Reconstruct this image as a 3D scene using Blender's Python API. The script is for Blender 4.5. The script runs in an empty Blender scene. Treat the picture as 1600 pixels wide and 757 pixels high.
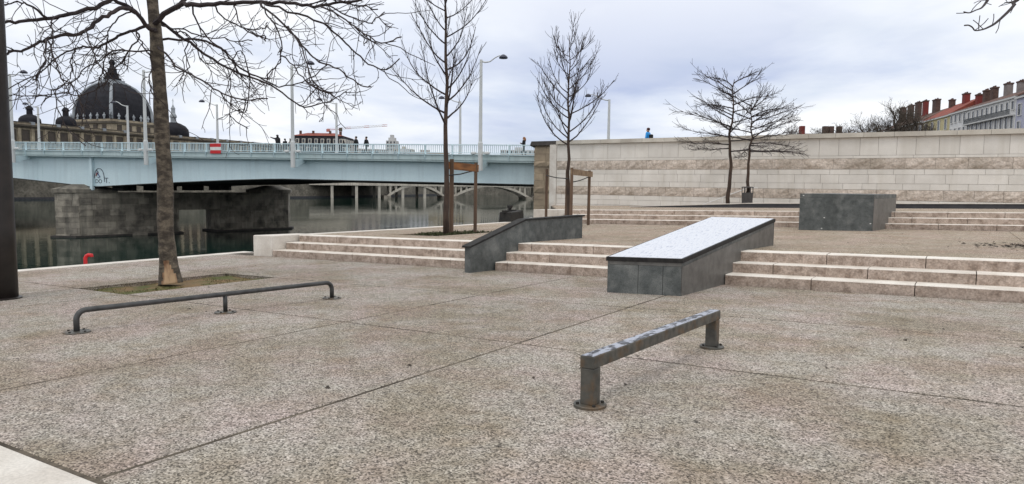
import bpy, bmesh, math, random
from math import sin, cos, pi, radians, sqrt, atan2
from mathutils import Vector, Matrix, noise

scene = bpy.context.scene
col = scene.collection

# ------------------------------------------------------------------ camera
cam_data = bpy.data.cameras.new('camera')
cam = bpy.data.objects.new('camera', cam_data)
col.objects.link(cam)
fwd = Vector((-0.53279, 0.84245, -0.08002))
rgt = Vector((0.84460, 0.53527, 0.01170))
upv = Vector((-0.05269, 0.06135, 0.99672))
M4 = Matrix((rgt, upv, -fwd)).transposed().to_4x4()
M4.translation = Vector((0, 0, 1.4))
cam.matrix_world = M4
cam_data.sensor_width = 36.0
cam_data.lens = 25.08
cam_data.clip_start = 0.05
cam_data.clip_end = 6000
scene.camera = cam

# ------------------------------------------------------------------ sky and sun (bright overcast)
SUN_EL, SUN_AZ = radians(66), radians(170)      # azimuth clockwise from +Y
world = bpy.data.worlds.new('World')
scene.world = world
world.use_nodes = True
wn, wl = world.node_tree.nodes, world.node_tree.links
wn.clear()
out = wn.new('ShaderNodeOutputWorld')
bg = wn.new('ShaderNodeBackground')
sky = wn.new('ShaderNodeTexSky')
sky.sky_type = 'NISHITA'
sky.sun_disc = False
sky.sun_elevation = SUN_EL
sky.sun_rotation = SUN_AZ
skys = wn.new('ShaderNodeVectorMath'); skys.operation = 'SCALE'; skys.inputs['Scale'].default_value = 0.11
wl.new(sky.outputs[0], skys.inputs[0])
tc = wn.new('ShaderNodeTexCoord')
sep = wn.new('ShaderNodeSeparateXYZ'); wl.new(tc.outputs['Generated'], sep.inputs[0])
def wmath(op, a, b=None):
    n = wn.new('ShaderNodeMath'); n.operation = op
    for i, v in enumerate((a, b)):
        if v is None: continue
        if isinstance(v, (int, float)): n.inputs[i].default_value = v
        else: wl.new(v, n.inputs[i])
    return n.outputs[0]
zc = wmath('ADD', wmath('MAXIMUM', sep.outputs[2], 0.0), 0.16)
comb = wn.new('ShaderNodeCombineXYZ')
wl.new(wmath('DIVIDE', sep.outputs[0], zc), comb.inputs[0])
wl.new(wmath('DIVIDE', sep.outputs[1], zc), comb.inputs[1])
def wnoise(scale, detail, rough, off):
    mp = wn.new('ShaderNodeMapping'); mp.inputs['Location'].default_value = off
    wl.new(comb.outputs[0], mp.inputs[0])
    n = wn.new('ShaderNodeTexNoise'); n.inputs['Scale'].default_value = scale
    n.inputs['Detail'].default_value = detail; n.inputs['Roughness'].default_value = rough
    n.inputs['Distortion'].default_value = 0.35
    wl.new(mp.outputs[0], n.inputs['Vector'])
    return n.outputs['Fac']
def wramp(fac, stops):
    r = wn.new('ShaderNodeValToRGB'); wl.new(fac, r.inputs[0])
    el = r.color_ramp.elements
    while len(el) < len(stops): el.new(0.5)
    for e, (p, c) in zip(el, stops):
        e.position = p; e.color = (*c, 1)
    return r.outputs[0]
def wmix(fac, a, b, mode='MIX'):
    m = wn.new('ShaderNodeMix'); m.data_type = 'RGBA'; m.blend_type = mode
    if isinstance(fac, (int, float)): m.inputs[0].default_value = fac
    else: wl.new(fac, m.inputs[0])
    for sock, v in ((m.inputs[6], a), (m.inputs[7], b)):
        if isinstance(v, tuple): sock.default_value = (*v, 1)
        else: wl.new(v, sock)
    return m.outputs[2]
c1 = wramp(wnoise(0.50, 6, 0.52, (3.1, 0.4, 0)), [(0.37, (0.60, 0.67, 0.86)), (0.47, (0.80, 0.86, 0.98)), (0.56, (1.02, 1.04, 1.07)), (1.0, (1.08, 1.08, 1.08))])
c2 = wramp(wnoise(1.7, 5, 0.55, (0.3, 5.4, 0)), [(0.33, (0.86, 0.89, 0.95)), (0.52, (1.0, 1.0, 1.0)), (1.0, (1.04, 1.04, 1.04))])
cl = wmix(1.0, c1, c2, 'MULTIPLY')
# an overcast dome is brighter towards the zenith
zen = wn.new('ShaderNodeMapRange'); wl.new(sep.outputs[2], zen.inputs[0])
zen.inputs[1].default_value = 0.14; zen.inputs[2].default_value = 0.34; zen.inputs[3].default_value = 0.0; zen.inputs[4].default_value = 0.88
cl = wmix(zen.outputs[0], cl, (1.14, 1.15, 1.16))
gap = wnoise(0.9, 4, 0.5, (8.2, 2.2, 0))
gapf = wn.new('ShaderNodeMapRange'); wl.new(gap, gapf.inputs[0])
gapf.inputs[1].default_value = 0.52; gapf.inputs[2].default_value = 0.75
gapf.inputs[3].default_value = 0.02; gapf.inputs[4].default_value = 0.22
wl.new(wmix(gapf.outputs[0], cl, skys.outputs[0]), bg.inputs[0])
bg.inputs[1].default_value = 1.0
wl.new(bg.outputs[0], out.inputs[0])

sun_d = bpy.data.lights.new('sun', 'SUN')
sun_d.energy = 0.7
sun_d.angle = radians(18)
sun_d.color = (1.0, 0.965, 0.91)
sun = bpy.data.objects.new('sun', sun_d)
col.objects.link(sun)
sd = Vector((sin(SUN_AZ) * cos(SUN_EL), cos(SUN_AZ) * cos(SUN_EL), sin(SUN_EL)))
sun.rotation_euler = (-sd).to_track_quat('-Z', 'Y').to_euler()
sun.location = (0, 0, 60)

scene.view_settings.view_transform = 'Standard'
scene.view_settings.look = 'None'
scene.view_settings.exposure = 0.0
scene.view_settings.gamma = 1.0
scene.view_settings.use_curve_mapping = False

# ------------------------------------------------------------------ materials
MATS = {}
def mat(name, c1, c2=None, rough=0.8, metal=0.0, scale=3.0, detail=5, contrast=(0.35, 0.65), bump=0.0,
        bump_scale=None, objvar=0.0, stretch=(1, 1, 1), spec=0.5, stain=None, stain_scale=0.5, stain_amt=0.5,
        fine=None, streak=None, rough2=None):
    """procedural Principled material; noise in world metres"""
    m = bpy.data.materials.new(name); m.use_nodes = True
    N, L = m.node_tree.nodes, m.node_tree.links
    b = N['Principled BSDF']
    b.inputs['Roughness'].default_value = rough
    b.inputs['Metallic'].default_value = metal
    b.inputs['Specular IOR Level'].default_value = spec
    geo = N.new('ShaderNodeNewGeometry')
    mp = N.new('ShaderNodeMapping'); mp.inputs['Scale'].default_value = stretch
    L.new(geo.outputs['Position'], mp.inputs[0])
    def nz(sc, det=4, vec=None, ro=0.55):
        n = N.new('ShaderNodeTexNoise'); n.inputs['Scale'].default_value = sc
        n.inputs['Detail'].default_value = det; n.inputs['Roughness'].default_value = ro
        L.new(vec or mp.outputs[0], n.inputs['Vector']); return n.outputs['Fac']
    def rng(f, a, b_, c=0.0, d=1.0):
        r = N.new('ShaderNodeMapRange'); L.new(f, r.inputs[0])
        for i, v in enumerate((a, b_, c, d)): r.inputs[i + 1].default_value = v
        return r.outputs[0]
    def mix(f, a, b_, mode='MIX'):
        x = N.new('ShaderNodeMix'); x.data_type = 'RGBA'; x.blend_type = mode
        if isinstance(f, (int, float)): x.inputs[0].default_value = f
        else: L.new(f, x.inputs[0])
        for s, v in ((x.inputs[6], a), (x.inputs[7], b_)):
            if isinstance(v, tuple): s.default_value = (*v, 1)
            else: L.new(v, s)
        return x.outputs[2]
    c = c1
    if c2 is not None:
        c = mix(rng(nz(scale, detail), *contrast), c1, c2)
    if stain is not None:
        c = mix(rng(nz(stain_scale, 5), 0.48, 0.72, 0.0, stain_amt), c if not isinstance(c, tuple) else c, stain)
    if streak is not None:
        mp2 = N.new('ShaderNodeMapping'); mp2.inputs['Scale'].default_value = (2.2, 2.2, 0.16)
        L.new(geo.outputs['Position'], mp2.inputs[0])
        c = mix(rng(nz(1.0, 5, mp2.outputs[0]), 0.5, 0.72, 0.0, 0.6), c, streak)
    if fine is not None:
        f = rng(nz(fine[0], 3), 0.3, 0.7, 1 - fine[1], 1 + fine[1])
        v = N.new('ShaderNodeVectorMath'); v.operation = 'SCALE'
        if isinstance(c, tuple): v.inputs[0].default_value = c
        else: L.new(c, v.inputs[0])
        L.new(f, v.inputs['Scale']); c = v.outputs[0]
    if objvar:
        oi = N.new('ShaderNodeObjectInfo')
        f = rng(oi.outputs['Random'], 0, 1, 1 - objvar, 1 + objvar)
        v = N.new('ShaderNodeVectorMath'); v.operation = 'SCALE'
        if isinstance(c, tuple): v.inputs[0].default_value = c
        else: L.new(c, v.inputs[0])
        L.new(f, v.inputs['Scale']); c = v.outputs[0]
    if isinstance(c, tuple): b.inputs['Base Color'].default_value = (*c, 1)
    else: L.new(c, b.inputs['Base Color'])
    if rough2 is not None:
        L.new(rng(nz(scale * 2, 4), 0.35, 0.65, rough, rough2), b.inputs['Roughness'])
    if bump:
        bp = N.new('ShaderNodeBump'); bp.inputs['Strength'].default_value = 1.0
        bp.inputs['Distance'].default_value = bump
        L.new(nz(bump_scale or scale * 4, 6), bp.inputs['Height']); L.new(bp.outputs[0], b.inputs['Normal'])
    MATS[name] = m
    return m

def aggregate(name, tint=(1, 1, 1), dark=1.0, mott=0.85):
    """exposed-aggregate concrete: pebbles of a centimetre in a grey matrix, with broad stains"""
    m = bpy.data.materials.new(name); m.use_nodes = True
    N, L = m.node_tree.nodes, m.node_tree.links
    b = N['Principled BSDF']; b.inputs['Roughness'].default_value = 0.85
    b.inputs['Specular IOR Level'].default_value = 0.3
    geo = N.new('ShaderNodeNewGeometry'); P = geo.outputs['Position']
    def vor(sc):
        v = N.new('ShaderNodeTexVoronoi'); v.inputs['Scale'].default_value = sc; L.new(P, v.inputs['Vector']); return v
    def nz(sc, det=4, ro=0.6):
        n = N.new('ShaderNodeTexNoise'); n.inputs['Scale'].default_value = sc
        n.inputs['Detail'].default_value = det; n.inputs['Roughness'].default_value = ro
        L.new(P, n.inputs['Vector']); return n.outputs['Fac']
    def ramp(f, stops):
        r = N.new('ShaderNodeValToRGB'); L.new(f, r.inputs[0]); el = r.color_ramp.elements
        while len(el) < len(stops): el.new(0.5)
        for e, (p, c) in zip(el, stops): e.position = p; e.color = (*c, 1)
        return r.outputs[0]
    def mix(f, a, b_, mode='MIX'):
        x = N.new('ShaderNodeMix'); x.data_type = 'RGBA'; x.blend_type = mode
        if isinstance(f, (int, float)): x.inputs[0].default_value = f
        else: L.new(f, x.inputs[0])
        for s, v in ((x.inputs[6], a), (x.inputs[7], b_)):
            if isinstance(v, tuple): s.default_value = (*v, 1)
            else: L.new(v, s)
        return x.outputs[2]
    v1 = vor(98); v2 = vor(170)
    s1 = N.new('ShaderNodeSeparateColor'); L.new(v1.outputs['Color'], s1.inputs[0])
    s2 = N.new('ShaderNodeSeparateColor'); L.new(v2.outputs['Color'], s2.inputs[0])
    k = dark
    peb = ramp(s1.outputs[0], [(0.0, (0.015 * k, 0.013 * k, 0.011 * k)), (0.26, (0.05 * k, 0.043 * k, 0.035 * k)), (0.36, (0.26 * k, 0.235 * k, 0.20 * k)), (0.60, (0.37 * k, 0.34 * k, 0.30 * k)), (0.84, (0.52 * k, 0.48 * k, 0.435 * k)), (1.0, (0.74 * k, 0.70 * k, 0.65 * k))])
    peb2 = ramp(s2.outputs[1], [(0.0, (0.10 * k, 0.09 * k, 0.08 * k)), (0.4, (0.36 * k, 0.33 * k, 0.30 * k)), (1.0, (0.58 * k, 0.54 * k, 0.50 * k))])
    c = mix(0.30, peb, peb2)
    # broad tints and stains
    t1 = ramp(nz(0.62, 7, 0.62), [(0.30, (0.64, 0.575, 0.465)), (0.42, (0.86, 0.81, 0.71)), (0.52, (1.05, 1.035, 1.01)), (0.62, (1.13, 1.13, 1.12)), (0.8, (1.22, 1.22, 1.22))])
    t1 = mix(mott, (1.0, 1.0, 1.0), t1)
    t4 = ramp(nz(1.1, 4), [(0.42, (1.0, 1.0, 1.0)), (0.62, (1.06, 0.98, 1.01))])
    t2 = ramp(nz(2.3, 5), [(0.3, (0.86, 0.80, 0.72)), (0.5, (1.0, 0.985, 0.97)), (0.7, (1.06, 1.01, 1.03))])
    t3 = ramp(nz(9.0, 4), [(0.3, (0.82, 0.80, 0.77)), (0.6, (1.05, 1.05, 1.05))])
    c = mix(1.0, c, t1, 'MULTIPLY'); c = mix(1.0, c, t2, 'MULTIPLY'); c = mix(1.0, c, t3, 'MULTIPLY'); c = mix(1.0, c, t4, 'MULTIPLY')
    oi = N.new('ShaderNodeObjectInfo')
    r = N.new('ShaderNodeMapRange'); L.new(oi.outputs['Random'], r.inputs[0]); r.inputs[3].default_value = 0.93; r.inputs[4].default_value = 1.06
    vm = N.new('ShaderNodeVectorMath'); vm.operation = 'SCALE'; L.new(c, vm.inputs[0]); L.new(r.outputs[0], vm.inputs['Scale'])
    c = mix(1.0, vm.outputs[0], tint, 'MULTIPLY')
    L.new(c, b.inputs['Base Color'])
    bp = N.new('ShaderNodeBump'); bp.inputs['Distance'].default_value = 0.004; bp.inputs['Strength'].default_value = 0.8
    bp.invert = True
    L.new(v1.outputs['Distance'], bp.inputs['Height']); L.new(bp.outputs[0], b.inputs['Normal'])
    MATS[name] = m; return m

agg = aggregate('exposed_aggregate', (0.94, 0.955, 0.945))
agg_up = aggregate('exposed_aggregate_terrace', (1.03, 0.965, 0.855), 1.0, 0.45)
bed = mat('joint_grit', (0.17, 0.14, 0.105), (0.04, 0.03, 0.018), 0.95, scale=1.3, contrast=(0.33, 0.58), fine=(30, 0.35), bump=0.004)
lime = mat('pale_limestone', (0.72, 0.68, 0.62), (0.58, 0.53, 0.47), 0.75, scale=2.2, stain=(0.40, 0.35, 0.29), stain_scale=1.4, stain_amt=0.35, fine=(60, 0.12), bump=0.002, bump_scale=50, objvar=0.06)
tread_m = mat('worn_skylit_tread', (0.80, 0.75, 0.68), (0.68, 0.62, 0.55), 0.75, scale=2.0, stain=(0.45, 0.38, 0.31), stain_scale=2.0, stain_amt=0.4, fine=(60, 0.10), objvar=0.05)  # worn stone, with the skylit brightness of step tops painted into the colour
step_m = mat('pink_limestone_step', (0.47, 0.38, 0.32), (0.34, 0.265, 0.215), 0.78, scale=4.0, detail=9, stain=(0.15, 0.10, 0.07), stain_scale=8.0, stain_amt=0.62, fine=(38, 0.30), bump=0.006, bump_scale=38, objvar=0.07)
wall_face = mat('sawn_limestone', (0.78, 0.745, 0.69), (0.68, 0.645, 0.59), 0.8, scale=0.9, fine=(40, 0.08), streak=(0.62, 0.58, 0.51), objvar=0.05)
wall_rough = mat('split_limestone', (0.66, 0.575, 0.50), (0.47, 0.40, 0.335), 0.85, scale=3.2, fine=(10, 0.22), stain=(0.30, 0.25, 0.19), stain_scale=0.6, stain_amt=0.6, objvar=0.08, bump=0.07, bump_scale=6)
coping_m = mat('wall_coping', (0.62, 0.58, 0.51), (0.46, 0.42, 0.36), 0.8, scale=0.8, fine=(30, 0.10), objvar=0.10)
mortar = mat('wall_mortar', (0.50, 0.46, 0.40), (0.42, 0.385, 0.33), 0.9, scale=3)
tan = mat('tan_sandstone', (0.40, 0.315, 0.22), (0.28, 0.22, 0.155), 0.85, scale=1.2, stain=(0.12, 0.10, 0.08), stain_scale=1.0, stain_amt=0.6, objvar=0.14, bump=0.02, bump_scale=6)
tan_dark = mat('blackened_stone', (0.035, 0.032, 0.03), (0.07, 0.06, 0.055), 0.85, scale=2)
pier_m = mat('river_masonry', (0.36, 0.325, 0.265), (0.20, 0.18, 0.15), 0.85, scale=0.9, stain=(0.035, 0.032, 0.028), stain_scale=0.7, stain_amt=1.0, objvar=0.32, bump=0.03, bump_scale=4, streak=(0.10, 0.095, 0.08))
quay_m = mat('quay_masonry', (0.22, 0.20, 0.17), (0.12, 0.11, 0.09), 0.9, scale=0.8, bump=0.02)
bank_m = mat('far_bank_stone', (0.20, 0.18, 0.145), (0.09, 0.082, 0.066), 0.9, scale=0.35, fine=(1.6, 0.35), stain=(0.11, 0.10, 0.08), stain_scale=0.12, stain_amt=0.6)
paint = mat('pale_blue_paint', (0.64, 0.78, 0.82), (0.57, 0.71, 0.76), 0.5, scale=0.35, streak=(0.50, 0.62, 0.66), fine=(8, 0.03))
paint2 = mat('grey_green_paint', (0.52, 0.63, 0.64), (0.44, 0.55, 0.56), 0.55, scale=0.6, streak=(0.33, 0.40, 0.40))
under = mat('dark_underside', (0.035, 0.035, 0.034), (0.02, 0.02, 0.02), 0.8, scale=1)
asphalt = mat('asphalt', (0.06, 0.06, 0.06), (0.045, 0.045, 0.045), 0.9, scale=3)
lamp_w = mat('pale_lamp_paint', (0.66, 0.67, 0.66), (0.56, 0.58, 0.58), 0.5, scale=1.0)
lamp_d = mat('dark_lamp_head', (0.05, 0.055, 0.09), (0.03, 0.03, 0.05), 0.4)
galv = mat('galvanised_steel', (0.125, 0.12, 0.105), (0.07, 0.068, 0.060), 0.45, 0.35, scale=9, stain=(0.20, 0.10, 0.03), stain_scale=7, stain_amt=0.6, bump=0.0008, bump_scale=40, rough2=0.6)
rail_worn = mat('worn_rail_steel', (0.50, 0.52, 0.58), (0.07, 0.07, 0.08), 0.3, 0.9, scale=22, contrast=(0.46, 0.56), rough2=0.5, stretch=(1, 0.45, 1))
rail_round = mat('dark_round_rail', (0.085, 0.085, 0.085), (0.05, 0.05, 0.05), 0.42, 0.4, scale=8, rough2=0.55)
granite = mat('dark_grey_granite', (0.115, 0.124, 0.122), (0.055, 0.063, 0.062), 0.45, scale=7.0, detail=10, contrast=(0.3, 0.7), stain=(0.22, 0.225, 0.215), stain_scale=3.2, stain_amt=0.65, fine=(70, 0.28), rough2=0.6, streak=(0.035, 0.04, 0.038), bump=0.0006, bump_scale=80)
granite2 = mat('grey_granite_side', (0.17, 0.164, 0.152), (0.085, 0.083, 0.078), 0.42, scale=7.0, detail=10, contrast=(0.3, 0.7), stain=(0.045, 0.045, 0.042), stain_scale=1.6, stain_amt=0.6, fine=(90, 0.2), streak=(0.17, 0.16, 0.15))
cap_dark = mat('dark_steel_edge', (0.012, 0.011, 0.011), (0.03, 0.028, 0.026), 0.7, 0.0, scale=12, spec=0.3)
steel_top = mat('scratched_steel_sheet', (0.82, 0.84, 0.89), (0.42, 0.45, 0.53), 0.38, 0.85, scale=45, detail=8, contrast=(0.50, 0.70), rough2=0.6, stretch=(1, 0.14, 1), bump=0.0010, bump_scale=40, fine=(45, 0.14))
pole_m = mat('brown_black_mast', (0.035, 0.028, 0.025), (0.02, 0.017, 0.016), 0.45, 0.2, scale=4)
bark = mat('grey_bark', (0.15, 0.122, 0.09), (0.05, 0.039, 0.03), 0.92, scale=7, contrast=(0.4, 0.6), stretch=(1, 1, 1.6), bump=0.02, bump_scale=18, stain=(0.045, 0.036, 0.026), stain_scale=3.2, stain_amt=0.85, fine=(40, 0.3))
wound = mat('bare_wood_wound', (0.46, 0.31, 0.185), (0.17, 0.085, 0.045), 0.8, scale=7, contrast=(0.4, 0.62), stretch=(1, 1, 0.3), bump=0.004)
twig_m = mat('dark_twig', (0.045, 0.032, 0.030), (0.025, 0.018, 0.02), 0.9, scale=6)
young_bark = mat('brown_young_bark', (0.075, 0.048, 0.034), (0.035, 0.023, 0.018), 0.9, scale=8, stretch=(1, 1, 0.4), bump=0.004)
wood = mat('weathered_stake_wood', (0.16, 0.10, 0.065), (0.08, 0.05, 0.033), 0.85, scale=8, stretch=(1, 1, 0.12), bump=0.003)
wood_o = mat('orange_brown_board', (0.30, 0.13, 0.045), (0.13, 0.055, 0.022), 0.8, scale=7, stretch=(0.4, 0.4, 1.5), bump=0.003)
wood_p = mat('pale_brown_board', (0.30, 0.21, 0.13), (0.17, 0.11, 0.065), 0.85, scale=7, bump=0.003)
strap = mat('black_rubber_strap', (0.02, 0.02, 0.02), None, 0.7)
soil = mat('earth_and_moss', (0.19, 0.12, 0.052), (0.082, 0.088, 0.018), 0.95, scale=1.6, detail=8, contrast=(0.44, 0.56), bump=0.03, bump_scale=14, fine=(30, 0.3))
grass_m = mat('moss_and_grass', (0.095, 0.10, 0.026), (0.11, 0.085, 0.035), 0.9, scale=3)
leaf_m = mat('dead_leaves', (0.06, 0.042, 0.028), (0.025, 0.02, 0.014), 0.9, scale=9)
plant_m = mat('low_green_weeds', (0.035, 0.05, 0.016), (0.06, 0.06, 0.022), 0.9, scale=8)
red = mat('red_paint', (0.62, 0.015, 0.02), (0.52, 0.012, 0.016), 0.45, scale=4)
white_p = mat('white_paint', (0.80, 0.80, 0.78), (0.72, 0.72, 0.70), 0.5, scale=3)
iron = mat('black_iron', (0.016, 0.015, 0.014), (0.03, 0.026, 0.022), 0.7, 0.2, scale=7, bump=0.01, bump_scale=18)
conc_pale = mat('pale_concrete', (0.60, 0.56, 0.48), (0.46, 0.42, 0.36), 0.85, scale=0.3, streak=(0.22, 0.20, 0.17))
conc_dark = mat('dark_concrete', (0.06, 0.06, 0.065), (0.035, 0.035, 0.04), 0.8, scale=2)
bin_m = mat('grey_brown_bin', (0.075, 0.07, 0.068), (0.05, 0.046, 0.045), 0.6, scale=6)

# water: dark green, nearly mirror smooth with long ripples
def water_mat():
    m = bpy.data.materials.new('river_water'); m.use_nodes = True
    N, L = m.node_tree.nodes, m.node_tree.links
    b = N['Principled BSDF']
    b.inputs['Base Color'].default_value = (0.003, 0.020, 0.015, 1)
    b.inputs['Roughness'].default_value = 0.04
    b.inputs['IOR'].default_value = 1.28
    b.inputs['Specular IOR Level'].default_value = 0.36
    geo = N.new('ShaderNodeNewGeometry')
    mp = N.new('ShaderNodeMapping'); mp.inputs['Scale'].default_value = (1.0, 1.0, 1.0)
    mp.inputs['Rotation'].default_value = (0, 0, radians(30))
    L.new(geo.outputs['Position'], mp.inputs[0])
    n1 = N.new('ShaderNodeTexNoise'); n1.inputs['Scale'].default_value = 0.9; n1.inputs['Detail'].default_value = 4
    n2 = N.new('ShaderNodeTexNoise'); n2.inputs['Scale'].default_value = 0.05; n2.inputs['Detail'].default_value = 3
    L.new(mp.outputs[0], n1.inputs['Vector']); L.new(mp.outputs[0], n2.inputs['Vector'])
    r = N.new('ShaderNodeMapRange'); L.new(n2.outputs['Fac'], r.inputs[0])
    r.inputs[1].default_value = 0.4; r.inputs[2].default_value = 0.65; r.inputs[3].default_value = 0.02; r.inputs[4].default_value = 0.13
    bp = N.new('ShaderNodeBump'); bp.inputs['Distance'].default_value = 0.16
    L.new(r.outputs[0], bp.inputs['Strength'])
    L.new(n1.outputs['Fac'], bp.inputs['Height']); L.new(bp.outputs[0], b.inputs['Normal'])
    return m
water_m = water_mat()

# ------------------------------------------------------------------ mesh helpers
class MB:
    def __init__(self): self.v = []; self.f = []; self.m = []
    def quad(self, pts, mi=0):
        k = len(self.v); self.v += [tuple(p) for p in pts]; self.f.append(tuple(range(k, k + len(pts)))); self.m.append(mi)
    def hexa(self, b, t, mi=0):
        k = len(self.v); self.v += [tuple(p) for p in b] + [tuple(p) for p in t]
        n = len(b)
        self.f.append(tuple(k + n - 1 - i for i in range(n))); self.f.append(tuple(k + n + i for i in range(n)))
        for i in range(n):
            j = (i + 1) % n; self.f.append((k + i, k + j, k + n + j, k + n + i))
        self.m += [mi] * (n + 2)
    def box(self, x0, x1, y0, y1, z0, z1, mi=0):
        self.hexa([(x0, y0, z0), (x1, y0, z0), (x1, y1, z0), (x0, y1, z0)], [(x0, y0, z1), (x1, y0, z1), (x1, y1, z1), (x0, y1, z1)], mi)
    def bar(self, a, b, w, h, up=(0, 0, 1), mi=0):
        a = Vector(a); b = Vector(b); d = (b - a).normalized(); s = d.cross(Vector(up))
        if s.length < 1e-4: s = d.cross(Vector((1, 0, 0)))
        s.normalize(); u = s.cross(d); s = s * w / 2; u = u * h / 2
        self.hexa([a - s - u, a + s - u, a + s + u, a - s + u], [b - s - u, b + s - u, b + s + u, b - s + u], mi)
    def tube(self, pts, rad, n=6, cap=True, mi=0):
        pts = [Vector(p) for p in pts]; k0 = len(self.v); prev = None
        for i, p in enumerate(pts):
            d = (pts[min(i + 1, len(pts) - 1)] - pts[max(i - 1, 0)])
            if d.length < 1e-9: d = Vector((0, 0, 1))
            d.normalize()
            if prev is None: s = d.cross(Vector((0.31, 0.95, 0.11)))
            else: s = prev - d * prev.dot(d)
            if s.length < 1e-5: s = d.cross(Vector((1, 0, 0)))
            s.normalize(); prev = s; t = d.cross(s)
            r = rad[i] if hasattr(rad, '__len__') else rad
            for j in range(n):
                a = 2 * pi * j / n; q = p + s * (r * cos(a)) + t * (r * sin(a)); self.v.append(tuple(q))
        for i in range(len(pts) - 1):
            for j in range(n):
                a = k0 + i * n + j; b = k0 + i * n + (j + 1) % n
                self.f.append((a, b, b + n, a + n)); self.m.append(mi)
        if cap:
            self.f.append(tuple(k0 + n - 1 - j for j in range(n))); self.m.append(mi)
            e = k0 + (len(pts) - 1) * n; self.f.append(tuple(e + j for j in range(n))); self.m.append(mi)
    def lathe(self, c, prof, n=16, phase=0.0, mi=0):
        cx, cy, cz = c; k0 = len(self.v)
        for (r, z) in prof:
            for j in range(n):
                a = phase + 2 * pi * j / n; self.v.append((cx + r * cos(a), cy + r * sin(a), cz + z))
        for i in range(len(prof) - 1):
            for j in range(n):
                a = k0 + i * n + j; b = k0 + i * n + (j + 1) % n
                self.f.append((a, b, b + n, a + n)); self.m.append(mi)
        self.f.append(tuple(k0 + n - 1 - j for j in range(n))); self.m.append(mi)
        e = k0 + (len(prof) - 1) * n; self.f.append(tuple(e + j for j in range(n))); self.m.append(mi)
    def mesh(self, name, mats, smooth=False):
        me = bpy.data.meshes.new(name); me.from_pydata(self.v, [], self.f)
        for m in (mats if isinstance(mats, (list, tuple)) else [mats]): me.materials.append(m)
        if any(self.m): me.polygons.foreach_set('material_index', self.m)
        if smooth: me.polygons.foreach_set('use_smooth', [True] * len(me.polygons))
        me.update(); return me
    def build(self, name, mats, parent=None, smooth=False):
        return link(name, self.mesh(name, mats, smooth), parent)

def link(name, me, parent=None):
    o = bpy.data.objects.new(name, me); col.objects.link(o)
    if parent is not None: o.parent = parent
    return o
def tag(o, label=None, cat=None, group=None, kind=None):
    if label: o['label'] = label
    if cat: o['category'] = cat
    if group: o['group'] = group
    if kind: o['kind'] = kind
    return o
def empty(name, loc=(0, 0, 0), rz=0.0, label=None, cat=None, group=None):
    o = bpy.data.objects.new(name, None); col.objects.link(o)
    o.location = loc; o.rotation_euler = (0, 0, rz); o.empty_display_size = 0.3
    return tag(o, label, cat, group)
def child(o, parent):
    """parent a mesh built in world coordinates to an empty that is not at the origin"""
    o.parent = parent
    o.matrix_parent_inverse = (Matrix.Translation(parent.location) @ parent.rotation_euler.to_matrix().to_4x4()).inverted()
    return o
def unit_box(name, m):
    b = MB(); b.box(0, 1, 0, 1, 0, 1); return b.mesh(name, m)

# the plaza falls gently towards the river
GA, GB, R = 0.02261, -0.01061, 0.1685
def g(u, v, k=0): return GA * u + GB * v + R * k

def part(b, name, m, parent, smooth=False, label=None, kind=None):
    o = child(b.build(name, m, None, smooth), parent)
    if label: o['label'] = label
    if kind: o['kind'] = kind
    return o
rnd = random.Random(7)
WATER = -4.3

# ================================================================== setting
def sheet(name, poly, zf, m, bottom=None, kind='structure'):
    b = MB()
    if bottom is None: b.quad([(x, y, zf(x, y)) for x, y in poly])
    else: b.hexa([(x, y, bottom) for x, y in poly], [(x, y, zf(x, y)) for x, y in poly])
    return tag(b.build(name, m), kind=kind)
water = sheet('river_water', [(-2500, -900), (600, -900), (600, 2600), (-2500, 2600)], lambda x, y: WATER, water_m)

lower = sheet('lower_plaza', [(-14.9, -9), (12, -9), (12, 12.2), (-16.6, 12.2), (-16.05, 6.77), (-15.45, 0)][::1], lambda x, y: g(x, y) - 0.085, bed, -6)
b = MB()
for pl in ([(-14.9, -8.95), (-11.9, -8.95), (-11.9, 12.2), (-16.55, 12.2), (-16.05, 6.77), (-15.45, 0)], [(-10.5, -8.95), (11.95, -8.95), (11.95, 12.2), (-10.5, 12.2)], [(-11.9, -8.95), (-10.5, -8.95), (-10.5, 5.84), (-11.9, 5.84)], [(-11.9, 8.57), (-10.5, 8.57), (-10.5, 12.2), (-11.9, 12.2)]):
    b.quad([(x, y, g(x, y) - 0.0035) for x, y in pl])
b.build('joint_bed', bed, lower)
mid_poly = [(-14.75, 12.6), (12, 12.6), (12, 25.2), (-13, 25.2), (-13, 33), (-19.3, 33), (-18.5, 31.2), (-15.65, 24.4), (-14.9, 17.55)]
middle = sheet('middle_terrace', mid_poly, lambda x, y: g(x, y, 3) - 0.05, bed, -6.01)
upper = sheet('upper_terrace', [(-13.85, 25.2), (12, 25.2), (12, 43.4), (-24.3, 43.4)], lambda x, y: g(x, y, 6) - 0.05, bed, -6.02)

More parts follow.
